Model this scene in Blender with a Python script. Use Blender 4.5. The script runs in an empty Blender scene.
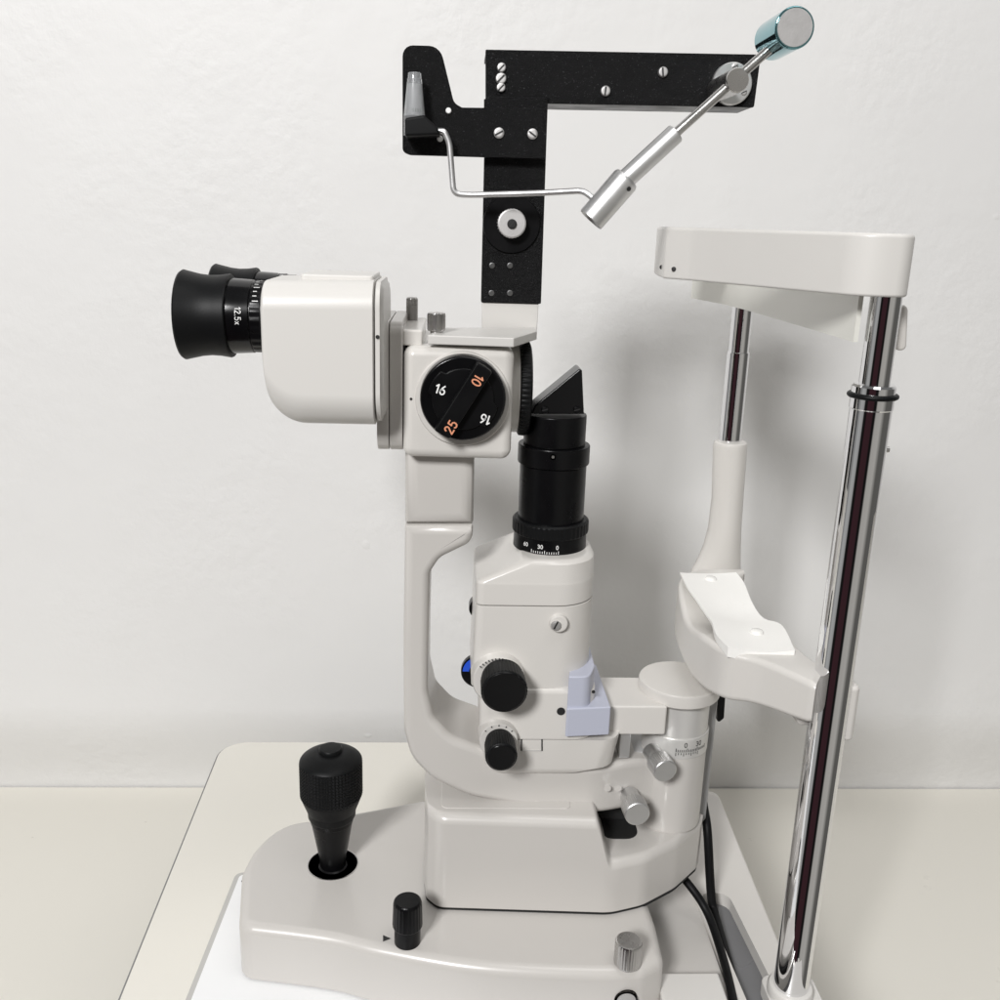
import bpy, bmesh, math, random
from mathutils import Vector, Matrix
random.seed(7)
sc = bpy.context.scene
R = math.radians

# ------------------------------------------------------------------ camera
F = 0.96
CAM = Vector((0, -.55, .42))
MROT = Matrix.Rotation(R(-3.0), 3, 'Z') @ Matrix.Rotation(R(90 - 16.1), 3, 'X') @ Matrix.Rotation(R(1.8), 3, 'Z')
cd = bpy.data.cameras.new('camera')
cam = bpy.data.objects.new('camera', cd)
sc.collection.objects.link(cam)
cam.matrix_world = Matrix.Translation(CAM) @ MROT.to_4x4()
cd.sensor_width = 36
cd.lens = 36 * F
cd.clip_start = .01
cd.clip_end = 50
sc.camera = cam

# ------------------------------------------------------------------ room light
world = bpy.data.worlds.new('World')
sc.world = world
world.use_nodes = True
wn, wl = world.node_tree.nodes, world.node_tree.links
wn.clear()
wo = wn.new('ShaderNodeOutputWorld')
bg = wn.new('ShaderNodeBackground')
tc = wn.new('ShaderNodeTexCoord')
sx = wn.new('ShaderNodeSeparateXYZ')
wl.new(tc.outputs['Generated'], sx.inputs[0])
# the room as the chrome sees it: pale walls, bright strips added at both sides, the dark-clothed photographer in front, bright ceiling
ng = wn.new('ShaderNodeMath'); ng.operation = 'MULTIPLY'; ng.inputs[1].default_value = -1
wl.new(sx.outputs['Y'], ng.inputs[0])
az = wn.new('ShaderNodeMath'); az.operation = 'ARCTAN2'
wl.new(sx.outputs['X'], az.inputs[0]); wl.new(ng.outputs[0], az.inputs[1])
an = wn.new('ShaderNodeMath'); an.operation = 'MULTIPLY_ADD'
an.inputs[1].default_value = 1 / (2 * math.pi); an.inputs[2].default_value = .5
wl.new(az.outputs[0], an.inputs[0])
rp = wn.new('ShaderNodeValToRGB')
cr = rp.color_ramp
stops = [(.111, (.60, .60, .59)), (.2, (.64, .64, .63)), (.208, (.08, .08, .08)), (.232, (.08, .08, .08)), (.243, (.9, .9, .89)), (.29, (2.4, 2.4, 2.37)), (.33, (2.0, 2.0, 1.97)),
         (.344, (.06, .055, .055)), (.374, (.05, .045, .045)), (.388, (.24, .10, .125)), (.466, (.22, .10, .12)), (.478, (.045, .045, .045)),
         (.505, (.05, .05, .05)), (.522, (2.3, 2.22, 2.06)), (.60, (2.5, 2.42, 2.25)), (.66, (.66, .64, .59)), (.85, (.68, .67, .64))]
cr.elements[0].position = 0; cr.elements[0].color = (.62, .62, .61, 1)
cr.elements[1].position = 1; cr.elements[1].color = (.62, .62, .61, 1)
for p_, c_ in stops:
    e = cr.elements.new(p_); e.color = (*c_, 1)
wl.new(an.outputs[0], rp.inputs[0])
up = wn.new('ShaderNodeMapRange'); up.interpolation_type = 'SMOOTHSTEP'
up.inputs['From Min'].default_value = .32; up.inputs['From Max'].default_value = .62
wl.new(sx.outputs['Z'], up.inputs['Value'])
mxw = wn.new('ShaderNodeMix'); mxw.data_type = 'RGBA'
mxw.inputs['B'].default_value = (1.0, .995, .985, 1)
wl.new(up.outputs[0], mxw.inputs['Factor'])
wl.new(rp.outputs[0], mxw.inputs['A'])
wl.new(mxw.outputs['Result'], bg.inputs[0])
bg.inputs[1].default_value = .16
wl.new(bg.outputs[0], wo.inputs[0])


def area(name, loc, target, size, power, col):
    ld = bpy.data.lights.new(name, 'AREA')
    ld.shape = 'RECTANGLE'
    ld.size, ld.size_y = size
    ld.energy = power
    ld.color = col
    o = bpy.data.objects.new(name, ld)
    sc.collection.objects.link(o)
    o.location = loc
    o.rotation_euler = (Vector(target) - Vector(loc)).to_track_quat('-Z', 'Y').to_euler()
    return o


area('ceiling_light', (.40, -.45, 1.75), (.12, .1, .15), (.9, .6), 6, (1, .99, .98))
area('key_light', (-.72, -1.72, 1.36), (.10, .05, .2), (.38, .38), 44, (1, .996, .992))  # unseen soft key, set by the wall shadow's direction; no window known
vs = sc.view_settings
vs.view_transform = 'Standard'
vs.look = 'None'
vs.exposure = 0
vs.gamma = 1
vs.use_curve_mapping = False
sc.render.engine = 'CYCLES'
sc.cycles.max_bounces = 8

# ------------------------------------------------------------------ projection helpers
YM = -.045        # symmetry plane of the microscope; the head rest posts stand at y = -0.12 and 0.075


def ray(u, v):
    return MROT @ Vector(((u / 1000 - .5) / F, (.5 - v / 1000) / F, -1))


def P(u, v, y):
    d = ray(u, v)
    return CAM + d * ((y - CAM.y) / d.y)


def Q(u, v, z):
    d = ray(u, v)
    return CAM + d * ((z - CAM.z) / d.z)


def mpp(p):       # metres per photo pixel at a point
    return (MROT.transposed() @ (CAM - Vector(p))).z / 960


# ------------------------------------------------------------------ materials
MATS = {}


def mat(name, col, rough=.4, metal=0.0, bump=0, bscale=300, coat=0, spec=.5, var=0, vscale=6, detail=3, aniso=0):
    m = bpy.data.materials.new(name)
    m.use_nodes = True
    n, l = m.node_tree.nodes, m.node_tree.links
    b = n['Principled BSDF']
    b.inputs['Base Color'].default_value = (*col, 1)
    b.inputs['Roughness'].default_value = rough
    b.inputs['Metallic'].default_value = metal
    b.inputs['Specular IOR Level'].default_value = spec
    b.inputs['Coat Weight'].default_value = coat
    b.inputs['Coat Roughness'].default_value = .15
    t = n.new('ShaderNodeTexCoord')
    if bump:
        nz = n.new('ShaderNodeTexNoise')
        nz.inputs['Scale'].default_value = bscale
        nz.inputs['Detail'].default_value = detail
        l.new(t.outputs['Object'], nz.inputs['Vector'])
        bp = n.new('ShaderNodeBump')
        bp.inputs['Strength'].default_value = bump
        bp.inputs['Distance'].default_value = .001
        l.new(nz.outputs['Fac'], bp.inputs['Height'])
        l.new(bp.outputs['Normal'], b.inputs['Normal'])
    if var:
        nz = n.new('ShaderNodeTexNoise')
        nz.inputs['Scale'].default_value = vscale
        nz.inputs['Detail'].default_value = 5
        l.new(t.outputs['Object'], nz.inputs['Vector'])
        mp = n.new('ShaderNodeMapRange')
        mp.inputs['From Min'].default_value = .3
        mp.inputs['From Max'].default_value = .7
        mp.inputs['To Min'].default_value = rough - var
        mp.inputs['To Max'].default_value = rough + var
        l.new(nz.outputs['Fac'], mp.inputs['Value'])
        l.new(mp.outputs[0], b.inputs['Roughness'])
    MATS[name] = m
    return m


CREAM = mat('cream_enamel', (.64, .618, .586), .30, coat=.25, bump=.012, bscale=900)
GREY = mat('warm_grey_enamel', (.565, .543, .515), .30, coat=.25, bump=.012, bscale=900)
PEARL = mat('pearl_white_enamel', (.66, .643, .615), .38, coat=.12, bump=.04, bscale=1500)
WHITEP = mat('white_plate', (.86, .865, .87), .35, var=.08)
BLACK = mat('black_anodised', (.0035, .0035, .004), .32, spec=.2, bump=.03, bscale=1200, var=.08, vscale=60)
GLOSSB = mat('black_gloss', (.003, .003, .0035), .20, spec=.35, var=.06, vscale=50)
RUBBER = mat('black_rubber', (.0045, .0048, .0052), .46, spec=.18, bump=.05, bscale=1500)
POWDER = mat('black_powder_coat', (.0025, .0025, .003), .38, spec=.16, bump=.6, bscale=2600, detail=1)
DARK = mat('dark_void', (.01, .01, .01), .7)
CHROME = mat('chrome', (.80, .80, .81), .045, 1, var=.02, vscale=90)
STEEL = mat('brushed_steel', (.52, .51, .50), .28, 1, bump=.08, bscale=700, var=.06, vscale=80)
ALU = mat('satin_aluminium', (.72, .72, .72), .42, 1, bump=.04, bscale=1500, var=.05, vscale=90)
LILAC = mat('lilac_plastic', (.47, .488, .578), .42, var=.05)
BLUE = mat('blue_paint', (.02, .09, .62), .4)
INKW = mat('white_ink', (.85, .85, .84), .5)
INKB = mat('black_ink', (.015, .015, .015), .5)
FACE = mat('brushed_face', (.58, .57, .565), .55, 1, bump=.05, bscale=1500, var=.04, vscale=200)
SATIN = mat('satin_mount', (.60, .585, .56), .38, bump=.04, bscale=900, var=.05)
DSTEEL = mat('dark_steel', (.16, .16, .16), .4, 1)
TEAL = mat('teal_reflection_chrome', (.20, .40, .44), .10, 1)  # teal reflection put into the metal colour as an even tint
INKO = mat('orange_ink', (.72, .30, .17), .5)
PAPER = mat('chin_paper', (.90, .89, .86), .75, bump=.08, bscale=500)
NYLON = mat('clear_nylon', (.84, .83, .80), .22, coat=.3)
CABLE = mat('black_cable', (.004, .004, .0045), .5, spec=.2)
RING = mat('satin_ring', (.68, .67, .65), .36, .35, bump=.03, bscale=1500)
BACKING = mat('grey_moulding', (.42, .42, .42), .45, var=.08)
RIM = mat('grey_rim', (.50, .49, .47), .45)
TROUGH = mat('trough_grey', (.16, .16, .165), .3, var=.1)
LAM = mat('cream_laminate', (.77, .745, .68), .34, bump=.05, bscale=900, var=.07, vscale=14)
EDGE = mat('grey_edge_band', (.20, .20, .20), .5)
TIP = bpy.data.materials.new('clear_tip')
TIP.use_nodes = True
_b = TIP.node_tree.nodes['Principled BSDF']
_b.inputs['Base Color'].default_value = (.86, .88, .90, 1)
_b.inputs['Roughness'].default_value = .12
_b.inputs['Transmission Weight'].default_value = .8
_b.inputs['IOR'].default_value = 1.45
# metallic flecks in the black powder coat
_n, _l = POWDER.node_tree.nodes, POWDER.node_tree.links
_t = _n.new('ShaderNodeTexCoord'); _v = _n.new('ShaderNodeTexNoise')
_v.inputs['Scale'].default_value = 1500; _v.inputs['Detail'].default_value = 1
_l.new(_t.outputs['Object'], _v.inputs['Vector'])
_r = _n.new('ShaderNodeValToRGB')
_r.color_ramp.elements[0].position = .68; _r.color_ramp.elements[0].color = (.0022, .0022, .0026, 1)
_r.color_ramp.elements[1].position = .80; _r.color_ramp.elements[1].color = (.07, .07, .075, 1)
_l.new(_v.outputs['Fac'], _r.inputs[0])
_l.new(_r.outputs[0], _n['Principled BSDF'].inputs['Base Color'])
STRAP = mat('white_acrylic', (.74, .735, .68), .10, coat=.5)


def wall_mat():
    m = bpy.data.materials.new('painted_plaster')
    m.use_nodes = True
    n, l = m.node_tree.nodes, m.node_tree.links
    b = n['Principled BSDF']
    b.inputs['Roughness'].default_value = .55
    t = n.new('ShaderNodeTexCoord')
    big = n.new('ShaderNodeTexNoise'); big.inputs['Scale'].default_value = 2.2; big.inputs['Detail'].default_value = 4
    l.new(t.outputs['Object'], big.inputs['Vector'])
    rc = n.new('ShaderNodeValToRGB')
    rc.color_ramp.elements[0].position = .3
    rc.color_ramp.elements[0].color = (.757, .752, .744, 1)
    rc.color_ramp.elements[1].position = .7
    rc.color_ramp.elements[1].color = (.787, .782, .774, 1)
    l.new(big.outputs['Fac'], rc.inputs[0])
    l.new(rc.outputs[0], b.inputs['Base Color'])
    # roller stipple, patchy
    st = n.new('ShaderNodeTexNoise'); st.inputs['Scale'].default_value = 75; st.inputs['Detail'].default_value = 5
    st.inputs['Roughness'].default_value = .55
    l.new(t.outputs['Object'], st.inputs['Vector'])
    pa = n.new('ShaderNodeTexNoise'); pa.inputs['Scale'].default_value = 7; pa.inputs['Detail'].default_value = 2
    l.new(t.outputs['Object'], pa.inputs['Vector'])
    pr = n.new('ShaderNodeMapRange')
    pr.inputs['From Min'].default_value = .40; pr.inputs['From Max'].default_value = .66
    pr.inputs['To Min'].default_value = .12; pr.inputs['To Max'].default_value = 1
    l.new(pa.outputs['Fac'], pr.inputs['Value'])
    mu = n.new('ShaderNodeMath'); mu.operation = 'MULTIPLY'
    l.new(st.outputs['Fac'], mu.inputs[0]); l.new(pr.outputs[0], mu.inputs[1])
    # sparse lumps
    vo = n.new('ShaderNodeTexVoronoi'); vo.inputs['Scale'].default_value = 13; vo.inputs['Randomness'].default_value = 1
    wv = n.new('ShaderNodeTexNoise'); wv.inputs['Scale'].default_value = 60
    l.new(t.outputs['Object'], wv.inputs['Vector'])
    mx = n.new('ShaderNodeMix'); mx.data_type = 'VECTOR'; mx.inputs['Factor'].default_value = .012
    l.new(t.outputs['Object'], mx.inputs['A']); l.new(wv.outputs['Color'], mx.inputs['B'])
    l.new(mx.outputs['Result'], vo.inputs['Vector'])
    vr = n.new('ShaderNodeMapRange')
    vr.inputs['From Min'].default_value = .02; vr.inputs['From Max'].default_value = .055
    vr.inputs['To Min'].default_value = .7; vr.inputs['To Max'].default_value = 0
    l.new(vo.outputs['Distance'], vr.inputs['Value'])
    sel = n.new('ShaderNodeSeparateColor')
    l.new(vo.outputs['Color'], sel.inputs[0])
    gt = n.new('ShaderNodeMapRange')
    gt.inputs['From Min'].default_value = .62; gt.inputs['From Max'].default_value = 1
    l.new(sel.outputs[0], gt.inputs['Value'])
    m2 = n.new('ShaderNodeMath'); m2.operation = 'MULTIPLY'
    l.new(vr.outputs[0], m2.inputs[0]); l.new(gt.outputs[0], m2.inputs[1])
    ad = n.new('ShaderNodeMath'); ad.operation = 'ADD'
    l.new(mu.outputs[0], ad.inputs[0]); l.new(m2.outputs[0], ad.inputs[1])
    b1 = n.new('ShaderNodeBump'); b1.inputs['Strength'].default_value = .42; b1.inputs['Distance'].default_value = .003
    l.new(ad.outputs[0], b1.inputs['Height'])
    # broad trowel waviness
    wz = n.new('ShaderNodeTexNoise'); wz.inputs['Scale'].default_value = 14; wz.inputs['Detail'].default_value = 2
    l.new(t.outputs['Object'], wz.inputs['Vector'])
    b2 = n.new('ShaderNodeBump'); b2.inputs['Strength'].default_value = .2; b2.inputs['Distance'].default_value = .004
    l.new(wz.outputs['Fac'], b2.inputs['Height'])
    l.new(b1.outputs['Normal'], b2.inputs['Normal'])
    l.new(b2.outputs['Normal'], b.inputs['Normal'])
    return m


WALL = wall_mat()

# ------------------------------------------------------------------ object helpers
WLOC = {}


def thing(name, loc, label, cat, group=None):
    o = bpy.data.objects.new(name, None)
    o.empty_display_size = .02
    sc.collection.objects.link(o)
    o.location = loc
    WLOC[o.name] = Vector(loc)
    o['label'] = label
    o['category'] = cat
    if group:
        o['group'] = group
    return o


def build(name, bm, m, parent=None, sharp=38, label=None):
    """link a bmesh given in world coordinates as one mesh object, its origin at its own centre"""
    bm.normal_update()
    vsx = [v.co for v in bm.verts]
    lo = Vector([min(c[i] for c in vsx) for i in range(3)])
    hi = Vector([max(c[i] for c in vsx) for i in range(3)])
    c = (lo + hi) / 2
    for v in bm.verts:
        v.co -= c
    me = bpy.data.meshes.new(name)
    bm.to_mesh(me)
    bm.free()
    for p in me.polygons:
        p.use_smooth = True
    me.set_sharp_from_angle(angle=R(sharp))
    ms = m if isinstance(m, (list, tuple)) else [m]
    for k in ms:
        me.materials.append(k)
    o = bpy.data.objects.new(name, me)
    sc.collection.objects.link(o)
    WLOC[o.name] = c
    if parent:
        o.parent = parent
        o.location = c - WLOC[parent.name]
    else:
        o.location = c
    if label:
        o['label'] = label
    w = o.modifiers.new('wn', 'WEIGHTED_NORMAL')
    w.keep_sharp = True
    return o


def cut(o, bm):
    """carve a hole given in world coordinates"""
    for v in bm.verts:
        v.co -= WLOC[o.name]
    bmesh.ops.recalc_face_normals(bm, faces=bm.faces[:])
    me = bpy.data.meshes.new('cutter'); bm.to_mesh(me); bm.free()
    co = bpy.data.objects.new('cutter', me)
    sc.collection.objects.link(co)
    co.parent = o
    md = o.modifiers.new('bool', 'BOOLEAN')
    md.operation = 'DIFFERENCE'; md.object = co; md.solver = 'EXACT'
    wnm = o.modifiers.get('wn')
    if wnm:
        o.modifiers.remove(wnm)
    dg = bpy.context.evaluated_depsgraph_get()
    dg.update()
    nm = bpy.data.meshes.new_from_object(o.evaluated_get(dg))
    o.modifiers.clear()
    o.data = nm
    bpy.data.objects.remove(co)
    for p in nm.polygons:
        p.use_smooth = True
    nm.set_sharp_from_angle(angle=R(38))
    w = o.modifiers.new('wn', 'WEIGHTED_NORMAL'); w.keep_sharp = True


def fillet(pts, seg=6):
    """pts: (x, y, r) -> polyline with rounded corners"""
    out = []
    n = len(pts)
    for i in range(n):
        p = Vector(pts[i][:2]); r = pts[i][2] if len(pts[i]) > 2 else 0
        a = Vector(pts[i - 1][:2]); b = Vector(pts[(i + 1) % n][:2])
        u, w = a - p, b - p
        if r <= 0 or u.length < 1e-7 or w.length < 1e-7:
            out.append(p); continue
        ang = u.angle(w)
        if ang > math.pi - .03:
            out.append(p); continue
        t = min(r / math.tan(ang / 2), u.length * .49, w.length * .49)
        rr = t * math.tan(ang / 2)
        u.normalize(); w.normalize()
        c = p + (u + w).normalized() * (rr / math.sin(ang / 2))
        s, e_ = p + u * t - c, p + w * t - c
        sw = s.angle_signed(e_)
        for k in range(seg + 1):
            v = s.copy(); v.rotate(Matrix.Rotation(-sw * k / seg, 2)) if False else None
            th = -sw * k / seg
            v = Vector((s.x * math.cos(th) - s.y * math.sin(th), s.x * math.sin(th) + s.y * math.cos(th)))
            out.append(c + v)
    return out


def inset(pts, d):
    n = len(pts)
    ar = sum(pts[i].x * pts[(i + 1) % n].y - pts[(i + 1) % n].x * pts[i].y for i in range(n))
    s = 1 if ar > 0 else -1
    out = []
    for i in range(n):
        a, p, b = pts[i - 1], pts[i], pts[(i + 1) % n]
        e1 = (p - a); e2 = (b - p)
        if e1.length < 1e-9: e1 = e2
        if e2.length < 1e-9: e2 = e1
        n1 = Vector((-e1.y, e1.x)).normalized() * s
        n2 = Vector((-e2.y, e2.x)).normalized() * s
        m = n1 + n2
        if m.length < 1e-6:
            m = n1
        m.normalize()
        k = 1 / max(.35, m.dot(n1))
        out.append(p + m * d * k)
    # where tight convex corners turned inside out, collapse them to one mitre point
    if d > 0:
        bad = [(out[(i + 1) % n] - out[i]).dot(pts[(i + 1) % n] - pts[i]) < 0 for i in range(n)]
        if any(bad) and not all(bad):
            st = next(i for i in range(n) if not bad[i])
            i = st
            while i < st + n:
                if bad[i % n]:
                    j = i
                    while bad[j % n]:
                        j += 1
                    # bad edges i..j-1 ; good edge before is i-1, after is j
                    p0, p1 = pts[(i - 1) % n], pts[i % n]
                    q0, q1 = pts[j % n], pts[(j + 1) % n]
                    e1 = (p1 - p0).normalized(); e2 = (q1 - q0).normalized()
                    a0 = p1 + Vector((-e1.y, e1.x)) * s * d
                    b0 = q0 + Vector((-e2.y, e2.x)) * s * d
                    den = e1.x * e2.y - e1.y * e2.x
                    if abs(den) > 1e-4:
                        t = ((b0.x - a0.x) * e2.y - (b0.y - a0.y) * e2.x) / den
                        x = a0 + e1 * t
                    else:
                        x = (a0 + b0) / 2
                    for k in range(i, j + 1):
                        out[k % n] = x.copy()
                    i = j
                i += 1
    return out


def rings_to_bm(bm, rings, cap0=True, cap1=True, close=True):
    vr = [[bm.verts.new(p) for p in r] for r in rings]
    n = len(vr[0])
    for a, b in zip(vr, vr[1:]):
        for i in range(n if close else n - 1):
            j = (i + 1) % n
            bm.faces.new((a[i], a[j], b[j], b[i]))
    if cap0: bm.faces.new(vr[0][::-1])
    if cap1: bm.faces.new(vr[-1])
    return bm


def extr(bm, pts, fn, h0, h1, b0=0, b1=0, seg=4):
    """prism of the 2D outline between heights h0 and h1 with rounded rims; fn(x, y, h) -> world"""
    pts = [p for i, p in enumerate(pts) if (p - pts[i - 1]).length > 2e-6]
    s = 1 if h1 > h0 else -1
    rings = []
    if b0:
        for i in range(seg + 1):
            a = i / seg * math.pi / 2
            q = inset(pts, b0 * (1 - math.sin(a)))
            rings.append([fn(p.x, p.y, h0 + s * b0 * (1 - math.cos(a))) for p in q])
    else:
        rings.append([fn(p.x, p.y, h0) for p in pts])
    if b1:
        for i in range(seg + 1):
            a = i / seg * math.pi / 2
            q = inset(pts, b1 * (1 - math.cos(a)))
            rings.append([fn(p.x, p.y, h1 - s * b1 * (1 - math.sin(a))) for p in q])
    else:
        rings.append([fn(p.x, p.y, h1) for p in pts])
    rings_to_bm(bm, rings)
    bmesh.ops.remove_doubles(bm, verts=bm.verts[:], dist=2e-6)
    bmesh.ops.recalc_face_normals(bm, faces=bm.faces[:])
    return bm


XZ = lambda x, z, h: Vector((x, h, z))
XY = lambda x, y, h: Vector((x, y, h))
YZ = lambda y, z, h: Vector((h, y, z))


def side(px, y0, y1, b0=.002, b1=.002, r=None, seg=5):
    """prism along depth from an outline (u, v[, radius in m]) lying on the plane y = y0"""
    pts = []
    for p in px:
        w = P(p[0], p[1], y0 + .8 * b0)
        pts.append((w.x, w.z, p[2] if len(p) > 2 else (r or 0)))
    return extr(bmesh.new(), fillet(pts, seg), XZ, y0, y1, b0, b1)


def plan(px, z, z0, z1, b0=0, b1=.002, r=None, seg=6, extra=()):
    """upright prism from an outline (u, v[, radius]) lying on the plane z"""
    pts = []
    for p in px:
        w = Q(p[0], p[1], z)
        pts.append((w.x, w.y, p[2] if len(p) > 2 else (r or 0)))
    pts += list(extra)
    return extr(bmesh.new(), fillet(pts, seg), XY, z0, z1, b0, b1)


def box(x0, x1, y0, y1, z0, z1, b=.001, r=0):
    r = max(r, b * 1.1)
    pts = fillet([(x0, y0, r), (x1, y0, r), (x1, y1, r), (x0, y1, r)], 5)
    return extr(bmesh.new(), pts, XY, z0, z1, min(b, .4 * (z1 - z0)), min(b, .4 * (z1 - z0)), 3)


def basis(axis):
    a = Vector(axis).normalized()
    t = Vector((0, 0, 1)) if abs(a.z) < .9 else Vector((1, 0, 0))
    u = a.cross(t).normalized()
    return a, u, a.cross(u)


def lathe(o, axis, prof, n=64, gear=0, bm=None, grange=None):
    """surface of revolution; prof = (t along axis, radius); gear = tooth depth on profile indices in grange"""
    bm = bm or bmesh.new()
    a, u, w = basis(axis)
    o = Vector(o)
    rings = []
    for k, (t, r) in enumerate(prof):
        ring = []
        for i in range(n):
            th = 2 * math.pi * i / n
            rr = r
            if gear and (grange is None or k in grange):
                rr = r - (gear if (i // 2) % 2 else 0)
            ring.append(o + a * t + (u * math.cos(th) + w * math.sin(th)) * rr)
        rings.append(ring)
    rings_to_bm(bm, rings, prof[0][1] > 1e-6, prof[-1][1] > 1e-6)
    bmesh.ops.recalc_face_normals(bm, faces=bm.faces[:])
    return bm


def cham(t0, t1, r, c=.0006):
    s = 1 if t1 > t0 else -1
    return [(t0, r - c), (t0 + s * c * .3, r - c * .3), (t0 + s * c, r), (t1 - s * c, r), (t1 - s * c * .3, r - c * .3), (t1, r - c)]


def vlathe(u, v, y, prof, **k):
    """upright lathe about the axis through photo point (u, v) at depth y; prof = (v, radius px), top to bottom"""
    c = P(u, v, y)
    s = mpp(c)
    pr = [(P(u, a, y).z - c.z, r * s) for a, r in prof]
    return lathe(c, (0, 0, 1), pr, **k)


def ylathe(u, v, y, prof, **k):
    """lathe pointing at the room (axis -y -> +y); prof = (metres behind y, radius px at y)"""
    c = P(u, v, y)
    s = mpp(c)
    return lathe(c, (0, 1, 0), [(t, r * s) for t, r in prof], **k)


def tube(pts, r, n=14, sub=10, bm=None, smooth=True):
    bm = bm or bmesh.new()
    pts = [Vector(p) for p in pts]
    if smooth and len(pts) > 2:
        q = [pts[0] * 2 - pts[1]] + pts + [pts[-1] * 2 - pts[-2]]
        path = []
        for i in range(1, len(q) - 2):
            for k in range(sub):
                t = k / sub
                a, b, c, d = q[i - 1], q[i], q[i + 1], q[i + 2]
                path.append(.5 * ((2 * b) + (c - a) * t + (2 * a - 5 * b + 4 * c - d) * t * t + (-a + 3 * b - 3 * c + d) * t ** 3))
        path.append(pts[-1])
    else:
        path = pts
    rings = []
    up = None
    for i, p in enumerate(path):
        tg = (path[min(i + 1, len(path) - 1)] - path[max(i - 1, 0)]).normalized()
        if up is None:
            up = basis(tg)[1]
        up = (up - tg * up.dot(tg)).normalized()
        w = tg.cross(up)
        rr = r(i / (len(path) - 1)) if callable(r) else r
        rings.append([p + (up * math.cos(2 * math.pi * k / n) + w * math.sin(2 * math.pi * k / n)) * rr for k in range(n)])
    rings_to_bm(bm, rings)
    bmesh.ops.recalc_face_normals(bm, faces=bm.faces[:])
    return bm


def bend(pts, r, seg=6):
    """polyline with filleted corners (3D)"""
    pts = [Vector(p) for p in pts]
    out = [pts[0]]
    for i in range(1, len(pts) - 1):
        p = pts[i]
        u, w = pts[i - 1] - p, pts[i + 1] - p
        t = min(r, u.length * .45, w.length * .45)
        a, b = p + u.normalized() * t, p + w.normalized() * t
        for k in range(seg + 1):
            f = k / seg
            out.append((1 - f) ** 2 * a + 2 * f * (1 - f) * p + f * f * b)
    out.append(pts[-1])
    return out


GLYPH = {
    '0': ([[(.30 + .24 * math.cos(t), .5 + .46 * math.sin(t)) for t in [2 * math.pi * k / 24 for k in range(25)]]], .62),
    '1': ([[(.08, .74), (.30, .95), (.30, .03)]], .42),
    '2': ([[(.06, .72), (.10, .86), (.20, .95), (.32, .96), (.44, .90), (.50, .78), (.48, .64), (.38, .50), (.06, .05), (.54, .05)]], .62),
    '3': ([[(.07, .85), (.18, .95), (.34, .95), (.46, .86), (.47, .68), (.38, .56), (.24, .53), (.40, .49), (.51, .38), (.51, .20), (.40, .07), (.22, .04), (.06, .14)]], .62),
    '5': ([[(.48, .95), (.14, .95), (.10, .53), (.24, .60), (.40, .58), (.51, .45), (.52, .28), (.44, .11), (.28, .04), (.14, .07), (.06, .16)]], .62),
    '6': ([[(.44, .96), (.28, .78), (.14, .54), (.08, .34)], [(.31 + .23 * math.cos(t), .30 + .26 * math.sin(t)) for t in [2 * math.pi * k / 24 for k in range(25)]]], .64),
    'x': ([[(.06, .05), (.46, .62)], [(.46, .05), (.06, .62)]], .56),
    '.': ([[(.08, .02), (.08, .12)]], .22),
}


def text2d(s, size, wt=.075):
    """stroke lettering centred on the origin -> vertices and faces"""
    vv, fs = [], []
    x = 0
    for ch in s:
        strokes, adv = GLYPH[ch]
        for st in strokes:
            for k, (a, b) in enumerate(zip(st, st[1:])):
                a, b = Vector(a), Vector(b)
                d = (b - a).normalized()
                n = Vector((-d.y, d.x)) * wt
                e0, e1 = a - d * wt * .55, b + d * wt * .55
                i = len(vv)
                # hair-thin stagger so overlapping stroke pieces never share a plane
                h = .0006 * ((k % 3) + 1)
                vv += [Vector((x + q.x, q.y, h)) for q in (e0 - n, e1 - n, e1 + n, e0 + n)]
                fs.append([i, i + 1, i + 2, i + 3])
        x += adv + .10
    w = x - .10
    vv = [Vector(((v.x - w / 2) * size * .72, (v.y - .5) * size * .72, v.z * size)) for v in vv]
    return vv, fs


def flat_text(bm, s, size, o, right, up):
    vv, fs = text2d(s, size)
    right = Vector(right).normalized(); up = Vector(up).normalized()
    nrm = right.cross(up)
    bv = [bm.verts.new(Vector(o) + right * v.x + up * v.y + nrm * v.z) for v in vv]
    for f in fs:
        try: bm.faces.new([bv[i] for i in f])
        except ValueError: pass


def curve_text(bm, s, size, c, r, th0, z, rot=0):
    """text wrapped on an upright cylinder at azimuth th0 (-90 deg faces the room)"""
    vv, fs = text2d(s, size)
    ca, sa = math.cos(rot), math.sin(rot)
    bv = []
    for v in vv:
        x, y = v.x * ca - v.y * sa, v.x * sa + v.y * ca
        th = th0 + x / r
        rr = r + v.z
        bv.append(bm.verts.new((c.x + rr * math.cos(th), c.y + rr * math.sin(th), z + y)))
    for f in fs:
        try: bm.faces.new([bv[i] for i in f])
        except ValueError: pass


def ticks(bm, c, r, th0, th1, n, z0, h, big=5, bigh=1.6, w=.0002, down=False):
    for i in range(n + 1):
        th = th0 + (th1 - th0) * i / n
        hh = h * (bigh if i % big == 0 else 1)
        d = w / r
        za, zb = (z0 - hh, z0) if down else (z0, z0 + hh)
        q = [(th - d, za), (th + d, za), (th + d, zb), (th - d, zb)]
        bm.faces.new([bm.verts.new((c.x + r * math.cos(a), c.y + r * math.sin(a), z)) for a, z in q])


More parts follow.
